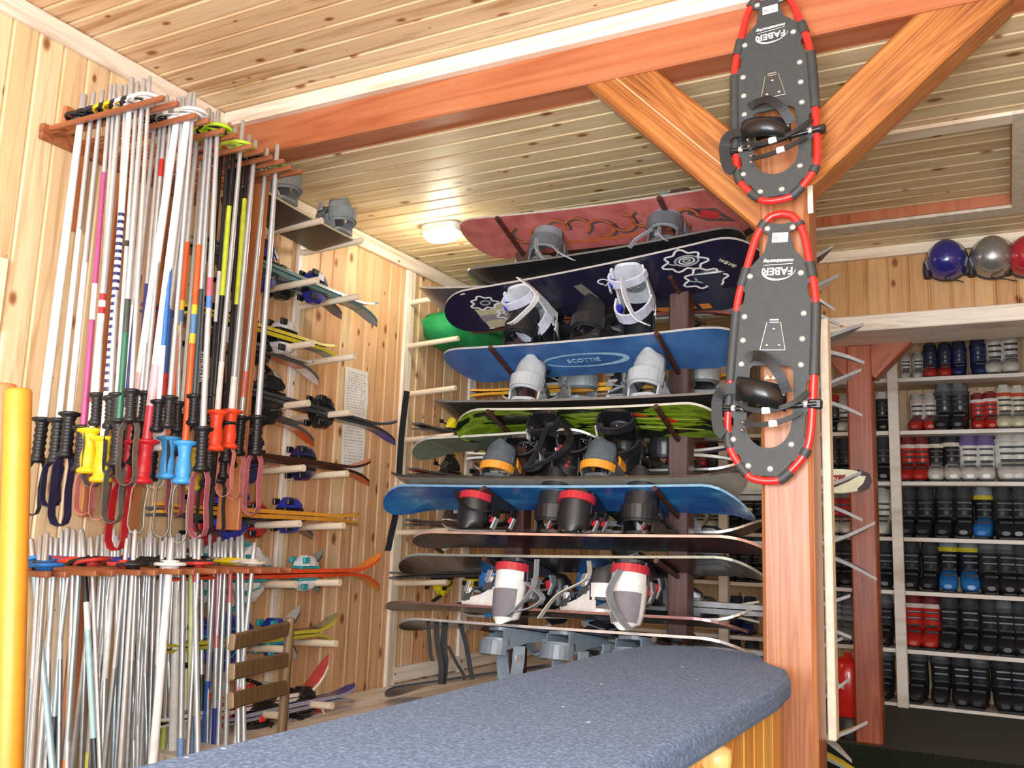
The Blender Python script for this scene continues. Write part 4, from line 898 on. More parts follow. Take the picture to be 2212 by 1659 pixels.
loose(B11,'',[((985,1060),.03),((1005,1095),0),((1060,1105),-.01)],.024,'#1c1d20')
for pl in (((1160,515),(1175,560)),((1195,530),(1240,562)),((1410,495),(1360,535)),((1425,490),(1440,520))):
    loose(B3,'',[(pl[0],.02),(((pl[0][0]+pl[1][0])/2-8,(pl[0][1]+pl[1][1])/2),0),(pl[1],.02)],.018,'#8a9096')
# boards resting on the rear pegs, seen between the front ones
def rear_board(label,PL,PR,up,xs,args,**k):
    b=snowboard(label,PL,PR,3.34,.04,w=.25,side=-1 if up else 1,group='snowboards on the rear of the dark rack',**k); bind_at(b,xs,up,-1,args); return b
rear_board('dark snowboard with angular grey bindings behind the two tall grey ones',(1060,868),(1620,846),True,[-.22,.06,.30],dict(main='#8c969c',hb='#5c646a',strap='#a2acb2',buckle='#c8ccd0',hbh=.10,lean=.1,open=.8,strapz=.14,rot=.7),top='#26282c',base='#2a2c30')
rear_board('black snowboard with red-dotted black bindings behind the orange ones',(1000,1020),(1618,1012),True,[-.30,.12,.28],dict(main='#202226',hb='#26282c',strap='#1c1d20',buckle='#d03838',hbh=.15,lean=.1,open=.4),top='#26282c',base='#2a2c30')
rear_board('black snowboard with sky blue highbacks behind the plum board',(930,1146),(1630,1150),True,[-.02,.36],dict(main='#2a3a58',hb='#5a96d8',strap='#2a3048',buckle='#d8d8d8',hbh=.12,lean=.3,rot=.5),top='#26282c',base='#2a2c30')
rear_board('black snowboard with dark folded bindings behind the white ones',(960,1330),(1630,1340),True,[-.1,.14,.36],dict(main='#2a2c30',hb='#1e2024',strap='#303338',buckle='#70747a',hbh=.13,lean=.2,rot=-.6),top='#26282c',base='#2a2c30')
# ------------------------------------------------------------------ skis on the rear pegs of the dark rack, tips to the right
REAR=[ # px tip x,y ; level ; look
((1802,600),1.155-.02,'#7c2c30','#3c2428','#5a3434','dark red skis with thin upturned tips, topmost behind the post',.09,3.40),
((1812,648),1.0,'#d8cfc0','#b8b0a0','#dcd2c2','cream skis with fine tips just below the topmost rear pair',.07,3.5),
((1866,742),.685-.01,'#6c7074','#3a3c40','#8c9094','grey skis with forked tips in front of the red boot room post',.05,3.42),
((1862,848),.45,'#b8bcc0','#4a4c50','#c8ccd0','silver skis with forked tips, below the grey pair',.06,3.45),
((1862,1072),.16-.02,'#3a3c40','#5a4440','#4c4440','charcoal skis with a drooping tip under the cream lettered board',.06,3.42),
((1892,1190),-.095,'#44464a','#2c2e32','#5a5c60','dark skis with wide forked tips reaching furthest right',.07,3.42),
((1838,1332),-.36,'#8c8f92','#3c3e42','#2c2d30','grey skis with black tips above the white tip',.05,3.42),
((1822,1432),-.5,'#a8acb0','#50545a','#b0b4b8','silver skis in front of the red canister',.06,3.45),
((1838,1555),-.66,'#9ca0a6','#3c4046','#c0c4c8','grey skis with long upturned tips beneath the red canister',.1,3.42),
((1876,1625),-.76,'#6a2c28','#8c3a30','#e8d820','dark red skis with yellow tips, lowest behind the post',.07,3.42)]
for (tx,lev,top,base,tipc,lab,rise,Y) in REAR:
    E_=onY(*tx,Y); L=1.35; T_=E_-Vector((L,0,.0)); 
    ski_pair(lab,T_,E_,Vector((0,1,0)),top=top,base=base,tipc=tipc,b1='#26282c',b2='#8c9096',rise=rise*1.25,th=.02,group='skis behind the snowboard rack',side='#9a9ea2')
# extra pairs seen between boards in the rack's right bay
for (a,b,Y,top,base,lab,sd) in (((1230,705),(1600,662),3.47,'#6a2a2e','#3c2224','maroon skis seen between the navy and blue boards','#a0584c'),
    ((1330,848),(1612,822),3.47,'#e0a42c','#3a3c40','yellow-edged skis behind the grey bindings','#e8a838'),
    ((1440,985),(1612,978),3.46,'#2c3cae','#d8d8d4','blue and white skis right of the dark upright','#dfe0dc'),
    ((1300,958),(1618,942),3.55,'#3a3f38','#2c302c','dark green-grey skis above the blue and white pair','#7c8078'),
    ((1380,1092),(1625,1080),3.5,'#4c5048','#3a3c34','olive skis with a yellow edge under the blue board tail','#b8b030'),
    ((1420,1292),(1640,1322),3.46,'#d8d4c6','#c8c4b4','cream skis with dark bindings above the counter end','#b8b4a8')):
    P0=onY(*a,Y);P1=onY(*b,Y); d=(P1-P0).normalized(); d.z=0; d.normalize()
    E_=P1; ski_pair(lab,E_-d*1.2,E_,Vector((0,1,0)),top=top,base=base,b1='#24262a',b2='#d0d4d8',rise=.03,group='skis behind the snowboard rack',side=sd)
# cream lettered ski board tip, standing on edge
ce=onY(1884,1040,3.62); t=thing('short_ski','cream ski with dark tip and dark red brand panel, right of the post','ski',frame(ce-Vector((.45,0,0)),(1,0,0),(0,.25,1)))
mb=MB(); hw=lambda q:.046 if q<.86 else .046*math.sqrt(max(0,1-((q-.86)/.14)**2))+.001
up=[(-.45+.9*i/40,hw(i/40)) for i in range(41)]; lo=[(x,-y) for x,y in up][::-1]
mb.plate([up+lo],-.006,.006,0); mb.plate([[(.26,.02),(.36,.024),(.34,-.014),(.25,-.014)]],.006,.0072,1); 
e=[(.395,.047),(.41,.02),(.43,.018),(.42,-.01),(.40,-.03),(.405,-.046),(.44,-.03),(.4515,0),(.44,.03)]
mb.plate([e[::-1]],.006,.0071,2); mb.build('board',[plain('#d6d8c0',.4),plain('#8c2c34',.4),plain('#3a3034',.5)],t)
text_obj('ELAN',.024,plain('#ecd8cc',.5),t,Matrix.Translation((.304,.004,.0076)))
# ------------------------------------------------------------------ snowshoes
RED=plain('#e02a26',.28,0,.08,coat=.4); DECK=plain('#3c3f40',.62,0,.1,80); WRAP=plain('#3a3d3e',.55); RIVET=plain('#e8e8e6',.25,.7); SHB=plain('#191a1c',.3,coat=.2)
HWT=[(0,0),(.006,.034),(.018,.052),(.04,.064),(.087,.081),(.2,.101),(.288,.117),(.355,.124),(.5,.127),(.62,.128),(.79,.129),(.855,.125),(.89,.118),(.925,.1),(.955,.081),(.98,.064),(.992,.05),(.998,.03),(1,0)]
HWT=[(a,b*.925) for a,b in HWT]
SL=.745
def hwid(t):
    for (a,x),(b,y) in zip(HWT,HWT[1:]):
        if a<=t<=b: q=(t-a)/(b-a); return x+(y-x)*q
    return 0
def snowshoe(label,top,bottom,ky=1):
    top=Vector(top);bottom=Vector(bottom); yv=(top-bottom).normalized(); xv=Vector((1,0,0)); M=frame(top,xv-yv*xv.dot(yv),yv)@Matrix.Diagonal((1,ky,1,1))
    t=thing('snowshoe',label,'snowshoe',M)
    ins=.0105
    side=lambda s,ta,tb,n,k=0: [Vector((s*max(0,hwid(ta+(tb-ta)*i/n)-ins-k),-(ins+(SL-2*ins)*(ta+(tb-ta)*i/n)),.012)) for i in range(n+1)]
    loop=side(1,0,.012,8)+side(1,.013,.985,70)+side(1,.986,1,8)
    loop+= [Vector((-p.x,p.y,p.z)) for p in loop[-2:0:-1]]
    # smooth
    for _ in range(3): loop=[(loop[i-1]+loop[i]*2+loop[(i+1)%len(loop)])/4 for i in range(len(loop))]
    mb=MB(); n=len(loop); seg=10; R=[]
    for i in range(n+1):
        p=loop[i%n]; tg=(loop[(i+1)%n]-loop[i-1]).normalized(); b=Vector((0,0,1)); a=tg.cross(b).normalized()
        R.append([p+a*math.cos(2*PI*k/seg)*.0105+b*math.sin(2*PI*k/seg)*.0095 for k in range(seg)])
    mb.rings(R,0,True,False); mb.build('frame',RED,t)
    # which stretches show red: (t0,t1) per side
    redR=[(.0,.032),(.055,.185),(.262,.338),(.62,.70),(.722,.862),(.912,.957),(.992,1)]
    redL=[(.0,.026),(.06,.205),(.285,.362),(.64,.66),(.762,.832),(.9,.942),(.984,1)]
    def isred(s,tt): return any(a<=tt<=b for a,b in (redR if s>0 else redL))
    w=MB(); run=[]
    tt=[(-(p.y)-ins)/(SL-2*ins) for p in loop]
    for i in range(n+1):
        p=loop[i%n]; s=1 if p.x>=0 else -1
        if not isred(s,tt[i%n]): run.append(p)
        else:
            if len(run)>1: w=MB(); w.tube(run,0.0134,10,0,caps=True); w.build('deck_wrap',WRAP,t)
            run=[]
    if len(run)>1: w=MB(); w.tube(run,0.0134,10,0); w.build('deck_wrap',WRAP,t)
    # deck outline
    def edge(s):
        out=[]; N_=150
        for i in range(N_+1):
            q=.026+.955*i/N_; h=hwid(q)-ins
            red=redR if s>0 else redL
            k=0
            for a,b in red:
                if a<q<b and b<.99 and a>0:
                    m=(q-a)/(b-a); dep=.036 if a<.1 else (.017 if b-a<.1 else .015); 
                    prof=min(1,4.5*m,4.5*(1-m)) if a>=.1 else min(1,6*m)*(1 if m<.62 else max(.32,1-(m-.62)*1.8))
                    if a>.9: dep=.016
                    k=dep*prof
            out.append((s*max(.012,h-k),-(ins+(SL-2*ins)*q)))
        return out
    er=edge(1); el=edge(-1)[::-1]
    # scoop at the top and flat bottom
    topc=[(.04*math.cos(a),er[0][1]-.012*math.sin(a)) for a in [PI*i/8 for i in range(1,8)]]
    outer=er+el+[(-x,y) for x,y in topc]
    hole=[]
    hx,hy0,hy1=.056,-.43,-.648
    hole=[(-hx,hy0-.008),(-hx+.008,hy0),(hx-.01,hy0),(hx,hy0-.012),(hx+.006,-.53),(hx+.004,-.58)]+[( (hx+.002)*math.cos(a),-.585+ (hy1+.585)*math.sin(a)) for a in [PI*i/14 for i in range(1,14)]]+[(-hx-.002,-.58)]
    d=MB(); d.plate([outer[::-1],hole],.011,.0165); d.build('deck',DECK,t)
    for x,y in ((-.033,-.053),(.034,-.053),(-.072,-.185),(.062,-.18),(-.08,-.297),(.075,-.29),(-.08,-.362),(.075,-.358),(-.08,-.427),(.075,-.427),(-.089,-.63),(.062,-.636),(-.045,-.698),(.012,-.702)):
        rv=MB(); rv.lathe([(.0085,.0165),(.0083,.019),(.006,.0212),(.001,.022)],14,0,Matrix.Translation((x,y,0))); rv.build('rivet',RIVET,t)
    pl=MB(); tri=[(-.019,-.312),(.017,-.312),(.033,-.388),(-.033,-.388)]
    pl.plate([tri[::-1]],.0165,.0178,0)
    for a,b in ((tri[0],tri[3]),(tri[1],tri[2]),(tri[3],tri[2])): pl.tube([(a[0],a[1],.018),(b[0],b[1],.018)],.0018 if a!=tri[3] else .0012,6,1)
    pl.box((0,-.306,.0175),(.024,.004,.002),1); pl.box((0,-.313,.0175),(.024,.0025,.002),1)
    for x,y in ((0,-.331),(-.016,-.375),(.016,-.375)): pl.lathe([(.0052,.0178),(.005,.0195),(.003,.021),(.0005,.0212)],10,1,Matrix.Translation((x,y,0)))
    pl.build('heel_plate',[plain('#3a3d3e',.4),CHROME],t)
    # barcode label
    lb=MB(); lb.plate([[(-.021,-.093),(.021,-.093),(.021,-.066),(-.021,-.066)]],.0166,.0172,0); r=random.Random(5); x=-.016
    while x<.015:
        wd=r.choice((.0006,.0009,.0014)); lb.plate([[(x,-.088),(x+wd,-.088),(x+wd,-.075),(x,-.075)]],.0172,.01735,1); x+=wd+r.choice((.0007,.001,.0014))
    lb.build('barcode_label',[plain('#f0f0ee',.5),plain('#6a7076',.5)],t,Matrix.Translation((.002,0,0)))
    # upside down brand lettering with swoosh
    Wt=plain('#f2f2f0',.5); R180=Matrix.Rotation(PI,4,'Z')
    text_obj('FABER',.0285,Wt,t,Matrix.Translation((.001,-.172,.0168))@R180,bold=.0006)
    text_obj('mountaineering',.0125,Wt,t,Matrix.Translation((.002,-.1445,.0168))@R180@Matrix.Rotation(-.0,4,'Z'),shear=.25,bold=.0004)
    sw=MB(); pts=[];ws=[]
    for i in range(25):
        a=PI*.93+ (PI*1.02)*i/24; pts.append((.004+.044*math.cos(a),-.172+.026*math.sin(a)+ .006*(i/24)**2)); ws.append(.0012+.0042*math.sin(PI*min(1,(i+2)/22)))
    sw.stroke(pts,ws,.0172,0,closed=False); sw.stroke([(-.036,-.1555),(-.012,-.1545),(.014,-.154),(.04,-.1525)],[.001,.0016,.0016,.001],.0172,0)
    sw.build('swoosh',Wt,t)
    # pivoting binding
    bd=MB()
    for s,yy in ((1,-.528),(-1,-.545)):
        bd.box((s*.116,yy,.013),(.034,.026,.022),0,bev=.004); bd.lathe([(.0095,.022),(.0095,.026),(.006,.0285),(.001,.029)],14,1,Matrix.Translation((s*.092,yy-.002,0)))
    bd.tube([(-.12,-.545,.02),(-.05,-.55,.024),(.05,-.537,.024),(.12,-.528,.02)],.0075,10)
    bd.build('pivot_bar',[SHB,RIVET],t)
    cup=MB(); R=[]
    for i in range(13):      # toe cup bulging out of the opening
        a=PI*i/12; x=-.022+.066*math.cos(a); o=math.sin(a)
        R.append([Vector((x,-.475-.012*math.cos(a),.02+.045*o)),Vector((x*1.02,-.50-.014*math.cos(a),.022+.058*o)),Vector((x,-.54-.012*math.cos(a),.02+.05*o)),Vector((x*.94,-.54-.012*math.cos(a),.018+.043*o)),Vector((x*.95,-.50-.014*math.cos(a),.018+.05*o)),Vector((x*.94,-.475-.012*math.cos(a),.018+.038*o))])
    cup.rings([r[::-1] for r in R],0,True); cup.build('toe_cup',SHB,t)
    pl=MB(); pl.box((-.012,-.515,.030),(.075,.03,.01),0,Matrix.Rotation(.09,3,'Z'),bev=.003)
    for x in(-.034,.01): pl.lathe([(.0055,.035),(.005,.0375),(.001,.0385)],10,1,Matrix.Translation((x,-.515+x*.09,0)))
    pl.build('crampon_plate',[plain('#141517',.2,.4),CHROME],t)
    for pts,wd in ((( (-.098,-.50,.028),(-.06,-.545,.036),(.0,-.553,.045),(.06,-.535,.046),(.1,-.498,.03)),.013),(((-.06,-.585,.024),(-.02,-.59,.034),(.035,-.58,.04),(.085,-.553,.03)),.013),
        (((-.075,-.495,.03),(-.115,-.50,.04),(-.135,-.53,.03),(-.128,-.60,.03),(-.11,-.62,.03)),.03),(((.05,-.505,.045),(.03,-.46,.06),(-.005,-.418,.055),(-.045,-.405,.03),(-.062,-.412,.028)),.026)):
        st=MB(); pp=[Vector(p) for p in pts]; sm=[]
        for i in range(len(pp)-1):
            p0=pp[max(i-1,0)];p1=pp[i];p2=pp[i+1];p3=pp[min(i+2,len(pp)-1)]
            for k in range(5):
                u=k/5; sm.append(.5*((2*p1)+(-p0+p2)*u+(2*p0-5*p1+4*p2-p3)*u*u+(-p0+3*p1-3*p2+p3)*u**3))
        sm.append(pp[-1])
        R=[]
        for i,p in enumerate(sm):
            tg=(sm[min(i+1,len(sm)-1)]-sm[max(i-1,0)]).normalized(); sd=Vector((0,0,1)).cross(tg); sd=sd.normalized() if sd.length>1e-4 else Vector((1,0,0)); nn=tg.cross(sd)
            R.append([p+sd*wd/2+nn*.002,p-sd*wd/2+nn*.002,p-sd*wd/2-nn*.002,p+sd*wd/2-nn*.002])
        st.rings(R,0,False); st.build('strap',plain('#1e1f21',.55),t)
    for x,y,z in ((.0,-.555,.051),(.018,-.587,.043)):
        bk=MB(); bk.box((x,y,z),(.022,.016,.006),0,Matrix.Rotation(.15,3,'Z'),bev=.0015); bk.box((x,y+.007,z+.001),(.018,.004,.008),0); bk.build('buckle',plain('#d4d8d8',.35),t)
    for x,y in ((-.066,-.552),(-.061,-.586),(-.062,-.607),(.04,-.51),(-.068,-.53)):
        bk=MB(); bk.lathe([(.0055,.026),(.005,.04),(.003,.044),(.0005,.0445)],10,0,Matrix.Translation((x,y,0))); bk.build('stud',CHROME,t)
    tab=MB()
    for k in range(3): tab.plate([[(-.032+k*.017,-.452),(-.016+k*.017,-.452),(-.024+k*.017,-.44)]],.0,.002,0)
    tab.build('crampon_teeth',plain('#d8c8a0',.4),t,Matrix.Translation((.012,-.012,.004)))
    return t
YS=2.452
snowshoe('lower red and black snowshoe hanging upside down on the post',onY(1690,456,YS),onY(1655,1043,YS))
ub=onY(1683,444,YS-.03); snowshoe('upper red and black snowshoe hanging upside down, cut by the top of the frame',ub+Vector((-.022,.02,.648)),ub,.87)
# ------------------------------------------------------------------ boot shelving
SY=6.0; LVZ=[1.055,.732,.426,.097,-.214,-.547,-.853]
sh=thing('shelving_unit','pale wooden shelving with seven boot shelves on the back wall','shelves',Vector((-1,6.15,FLB)))
o=Vector((-1,6.15,FLB))
for z in LVZ:
    zt=H+z; mb=MB(); mb.box((-.55+1,0.02,zt-.012-FLB),(4.1,.33,.024),bev=.002); mb.build('shelf',M_shelf,sh)
for px in (1240,1562,1937):
    X=onY(px,1100,SY-.04).x; mb=MB(); mb.box((X+1,-.175,(H+1.30-FLB)/2),(.06,.045,H+1.30-FLB),bev=.003); mb.build('upright',M_shelf,sh)
def loft(secs,n=16):
    R=[]
    for (cx,cy,cz,rx,ry,ax,pw) in secs:     # ring normal axis: 'z' or 'y'
        r=[]
        for k in range(n):
            a=2*PI*k/n; c,s=math.cos(a),math.sin(a); u=math.copysign(abs(c)**pw,c)*rx; v=math.copysign(abs(s)**pw,s)*ry
            r.append(Vector((cx+u,cy+v,cz)) if ax=='z' else Vector((cx+u,cy,cz+v)))
        R.append(r)
    return R
def boot_proto():
    t=thing('ski_boot','x','boot')
    m=MB(); R=loft([(0,.095,.055,.034,.045,'y',.7),(0,.08,.062,.043,.056,'y',.7),(0,.02,.072,.045,.068,'y',.7),(0,-.04,.064,.047,.058,'y',.7),(0,-.09,.052,.05,.044,'y',.7),(0,-.13,.045,.047,.034,'y',.75),(0,-.155,.038,.036,.024,'y',.8),(0,-.163,.034,.02,.012,'y',.9)])
    m.rings(R,0,True); m.box((0,-.03,.007),(.066,.275,.014),1,bev=.003)
    m.build('shell',[BLACK,plain('#2a2b2e',.6)],t)
    m=MB(); R=loft([(0,.03,.085,.05,.068,'z',.8),(0,.025,.12,.052,.066,'z',.85),(0,.015,.17,.051,.062,'z',.9),(0,.0,.22,.053,.064,'z',.95),(0,-.006,.245,.055,.066,'z',1)])
    m.rings(R[::1],0,True); m.build('cuff',[BLACK],t)
    m=MB(); R=loft([(0,-.002,.235,.05,.06,'z',1),(0,-.004,.27,.049,.058,'z',1),(0,.0,.292,.045,.054,'z',1),(0,.0,.293,.034,.042,'z',1),(0,.0,.25,.03,.038,'z',1)])
    m.rings(R,0,True); m.box((0,-.052,.275),(.05,.012,.05),0,Matrix.Rotation(.2,3,'X'),bev=.004); m.build('liner',[BLACKM],t)
    m=MB(); R=loft([(0,-.004,.222,.0555,.0665,'z',.97),(0,-.006,.246,.057,.068,'z',.97)]); m.rings(R,0,False,False); m.build('power_strap',[BLACKM],t)
    m=MB()
    for y,z,w in ((-.104,.094,.06),(-.066,.125,.062),(-.052,.165,.066),(-.055,.2,.068)):
        m.box((.004,y,z),(w,.012,.011),0,Matrix.Rotation(-.5 if z<.13 else -.15,3,'X'),bev=.002); m.box((w*.55,y+.012,z),(.012,.03,.014),0,bev=.003)
    m.build('buckles',[plain('#565a60',.4,.4)],t)
    return t
BP=boot_proto(); BP_used=False
BCOL={ # shell, cuff, liner, strap, word
'K':('#232529','#2b2d32','#3a3d42','#34363a','black'),'KG':('#25272b','#2e3035','#6a6e72','#4a4d52','black grey-lined'),'KW':('#1c1d20','#222428','#d8d8d4','#2a2b2e','black white-lined'),
'W':('#dcdcd6','#e4e4de','#b8b8b4','#c8c8c4','white'),'WP':('#dedcd8','#e6e4e0','#6c5c8c','#6a5a98','white purple-strapped'),'R':('#c02a22','#cc342a','#7a2622','#e4dcd8','red'),'WR':('#c43830','#d8d4cc','#b0aca4','#c8b8b0','white red-toed'),'BR':('#c43a2e','#26355e','#2a3450','#1f2a4a','blue red-toed'),
'B':('#24306c','#26336e','#2c3450','#202a50','blue'),'RW':('#d0ccc8','#c8303c','#8a8c8c','#a82c34','red white-toed'),'CR':('#d8d0b4','#dcd4bc','#c8c8c0','#c04a2c','cream red-strapped'),'G':('#7c8088','#8c9098','#5c6066','#54585e','grey'),'KB':('#2a78c4','#1c1e28','#7c8890','#c8b828','black blue-toed'),'KR':('#1c1d20','#222326','#c03028','#28292c','black orange-lined'),'KT':('#d8d4cc','#1c1d20','#26282c','#dcd4c0','black white-toed')}
ROWS=[
[(1600,'K',.8),(1575,'K',.8),(1500,'R',.8),(1955,'W',.62),(1981,'W',.62),(2009,'BR',.78),(2041,'BR',.78),(2072,'B',.8),(2114,'B',.85),(2150,'W',.95),(2184,'W',.98)],
[(1520,'R',.85),(1545,'R',.85),(1480,'K',.8),(1440,'W',.8),(1799,'KR',.86),(1822,'W',.84),(1904,'KW',.88),(1980,'WR',.82),(2007,'WR',.82),(2040,'KG',1.0),(2074,'KG',1.0),(2114,'R',.78),(2141,'R',.8),(2172,'CR',.92),(2202,'CR',.9)],
[(1510,'R',.9),(1535,'K',.9),(1590,'K',.95),(1620,'K',.95),(1250,'W',.85),(1280,'W',.85),(1797,'K',.95),(1824,'K',.95),(1906,'K',1.0),(1962,'R',.95),(1991,'R',.95),(2022,'KT',.95),(2056,'KT',.98),(2093,'WP',1.0),(2130,'WP',1.0),(2174,'W',1.05),(2206,'W',1.05)],
[(1510,'W',.85),(1542,'W',.85),(1583,'K',.95),(1612,'K',.95),(1638,'K',.95),(1270,'W',.8),(1305,'W',.8),(1800,'RW',.95),(1826,'RW',.95),(1907,'W',1.0),(1962,'K',1.04),(2000,'K',1.04),(2043,'K',1.06),(2083,'K',1.06),(2128,'KB',1.04),(2168,'K',1.05),(2208,'K',1.05)],
[(1575,'K',.95),(1605,'KG',.95),(1635,'KG',.95),(1500,'W',.8),(1803,'K',1.0),(1830,'K',1.0),(1910,'K',1.0),(1968,'K',1.02),(2010,'K',1.0),(2050,'KB',1.06),(2094,'KB',1.06),(2136,'KG',1.05),(2175,'KG',1.05),(2208,'K',1.04)],
[(1585,'B',.8),(1615,'B',.8),(1803,'G',1.02),(1832,'G',1.0),(1910,'KG',1.0),(1973,'R',1.05),(2012,'R',1.05),(2052,'K',1.1),(2097,'K',1.1),(2140,'K',1.05),(2172,'KG',1.05),(2205,'K',1.05)],
[(1580,'K',.9),(1620,'K',.9),(1912,'KG',1.0),(1984,'KG',1.05),(2033,'KG',1.03),(2076,'K',1.02),(2118,'KG',1.02),(2166,'K',1.05),(2205,'K',1.05)]]
ROWY=[806,922,1033,1155,1272,1395,1515]
SHN=['top shelf','second shelf','third shelf','fourth shelf','fifth shelf','sixth shelf','bottom shelf']
for ri,row in enumerate(ROWS):
    row=sorted(row); cnt_={}
    for px,k,sc in row:
        sec='right of pale upright' if px>1932 else ('by red post' if px>1700 else 'behind snowboards')
        cnt_[sec]=cnt_.get(sec,0)+1
        X=onY(px,ROWY[ri],SY+.1).x; z=H+LVZ[ri]
        if not BP_used: t=BP; BP_used=True
        else: t=copy_tree(BP)
        s_,c_,l_,p_,wd=BCOL[k]
        t.location=(X,SY+.175,z+.0005); t.rotation_euler=(0,0,random.uniform(-.12,.12)); t.scale=(sc,sc*.9,sc)
        t['label']='%s ski boot, %s from left on %s, %s'%(wd,ORD[cnt_[sec]-1],SHN[ri],sec); t['group']='boots on the %s'%SHN[ri]
        for ch in t.children:
            nm=ch.name.split('.')[0]; col={'shell':s_,'cuff':c_,'liner':l_,'power_strap':p_,'buckles':None}[nm]
            if col:
                ch.material_slots[0].link='OBJECT'; ch.material_slots[0].material=plain(col,.35 if nm in('shell','cuff') else .7,0,.12,coat=.2 if nm in('shell','cuff') else 0)
# ------------------------------------------------------------------ helmets
def helmet(label,px,py,w,h,col,rough,metal=0,strap=1):
    c=onY(px,py,HYW-.005); t=thing('ski_helmet',label,'helmet',c,'helmets on the header wall')
    m=MB(); n=26; R=[]
    for i in range(12):
        q=i/11; a=q*PI/2; r=math.cos(a)**.8; d=.115*math.sin(a)
        ring=[]
        for k in range(n):
            b=2*PI*k/n; x=math.cos(b)*r*w/2; z=math.sin(b)*r*h/2
            if z<0: x*=1+.10*abs(z)/(h/2); z*=.92
            else: x*=1-.12*(z/(h/2))**2
            ring.append(Vector((x,-.03-d,z)))
        R.append(ring)
    m.rings(R,0,True); m.build('shell',plain(col,rough,metal,.15,90,coat=.8),t)
    m=MB(); R=[]
    for y,s in ((0,.9),(-.008,1.02),(-.03,1.04),(-.036,1.0)):
        R.append([Vector((math.cos(2*PI*k/n)*w/2*s*(1.08 if math.sin(2*PI*k/n)<0 else 1),y,math.sin(2*PI*k/n)*h/2*s*(.94 if math.sin(2*PI*k/n)<0 else 1))) for k in range(n)])
    m.rings(R,0,True); m.build('rim',plain('#30303a',.4),t)
    for s in(-1,1):
        m=MB(); R=loft([(s*w*.47,-.02,-h*.36,.016,.03,'z',.8),(s*w*.48,-.025,-h*.2,.018,.034,'z',.8),(s*w*.5,-.03,-h*.02,.012,.028,'z',.8)],10); m.rings(R,0,True); m.build('ear_pad',plain('#24242c',.6),t)
        m=MB(); m.tube([(s*w*.43,-.088,-h*.24),(s*w*.475,-.068,-h*.05),(s*w*.40,-.07,h*.17)],[.003,.007,.003],8); m.build('vent_trim',plain('#b8bcc4',.3,.5),t)
    m=MB(); m.ribbon([(-.01,-.05,-h*.46),(.0,-.06,-h*.50),(.04,-.06,-h*.54),(.065*strap,-.055,-h*(.58+.1*(strap-1)))],(0,1,0),.012,.003); m.build('chin_strap',BLACKM,t)
helmet('glossy blue ski helmet hung on the pine wall, left of the silver one',2046,568,.172,.19,'#2b2b80',.22)
helmet('silver ski helmet hung on the pine wall, right of the blue one',2144,562,.18,.195,'#9a9a98',.3,.6,1.4)
helmet('red ski helmet hung on the pine wall, cut by the right edge',2222,560,.18,.19,'#b02a34',.25)
# ------------------------------------------------------------------ lamp
lp=onZ(955,502,ZB-.03); lp.z=ZB
t=thing('ceiling_lamp','small lit bulkhead lamp with white diffuser on the rear ceiling','lamp',lp)
m=MB(); R=[]
for z,s in ((0,1),(-.03,1),(-.034,.95)): R.append([Vector((.098*s*math.copysign(abs(math.cos(a))**.6,math.cos(a)),.058*s*math.copysign(abs(math.sin(a))**.6,math.sin(a)),z)) for a in [2*PI*k/28 for k in range(28)]])
m.rings([r[::-1] for r in R],0,True); m.build('lamp_base',plain('#e8e6de',.4),t)
m=MB(); R=[]
for z,s in ((-.034,.88),(-.052,.85),(-.066,.7),(-.074,.4),(-.076,.05)): R.append([Vector((.098*s*math.copysign(abs(math.cos(a))**.6,math.cos(a)),.058*s*math.copysign(abs(math.sin(a))**.6,math.sin(a)),z)) for a in [2*PI*k/28 for k in range(28)]])
m.rings([r[::-1] for r in R],0,True); m.build('diffuser',emit_mat('#fff4d8',9),t)
# ------------------------------------------------------------------ papers on the left wall
def paper(label,q,lines,seed):
    P=[onX(*p,WX+.003) for p in q]; o=P[0]; t=thing('paper_sheet',label,'paper',o)
    m=MB(); g=[]; n=8
    for i in range(n+1):
        for j in range(n+1):
            u,v=i/n,j/n; p=(P[0]*(1-u)+P[1]*u)*(1-v)+(P[3]*(1-u)+P[2]*u)*v; g.append(p-o+Vector((.003+.004*math.sin(v*7+seed)*math.sin(u*5)+.004*v*v,0,0)))
    m.add(g,[(i*(n+1)+j,i*(n+1)+j+1,(i+1)*(n+1)+j+1,(i+1)*(n+1)+j) for i in range(n) for j in range(n)],0,True)
    m.build('sheet',plain('#ecebea',.7,0,.03),t)
    m=MB(); r=random.Random(seed)
    for k in range(lines):
        v=.08+.84*k/lines; u=.12
        while u<.86:
            du=r.uniform(.03,.12); a=[]
            for uu,vv in ((u,v),(min(.9,u+du),v),(min(.9,u+du),v+.012),(u,v+.012)):
                p=(P[0]*(1-uu)+P[1]*uu)*(1-vv)+(P[3]*(1-uu)+P[2]*uu)*vv; a.append(p-o+Vector((.0045+.004*math.sin(vv*7+seed)*math.sin(uu*5)+.004*vv*vv,0,0)))
            m.add(a,[(0,1,2,3),(3,2,1,0)]); u+=du+r.uniform(.02,.08)
    m.build('printed_lines',plain('#a8a8ac',.8),t)
paper('upper white printed sheet pinned to the left wall beside the skis',((745,791),(795,805),(790,910),(740,902)),16,1)
paper('lower white printed sheet pinned to the left wall beside the skis',((739,904),(788,913),(783,1022),(733,1018)),14,2)
# pale panel at the left frame edge
m=MB(); a=onX(18,560,WX+.01); b=onX(2,700,WX+.01); m.box((WX+.008,a.y-.10,a.z-.11),(.016,.2,.22),bev=.003); tag(m.build('wall_plate',plain('#e8dcc0',.5)),'pale panel on the left wall, cut by the left edge of the frame','panel')
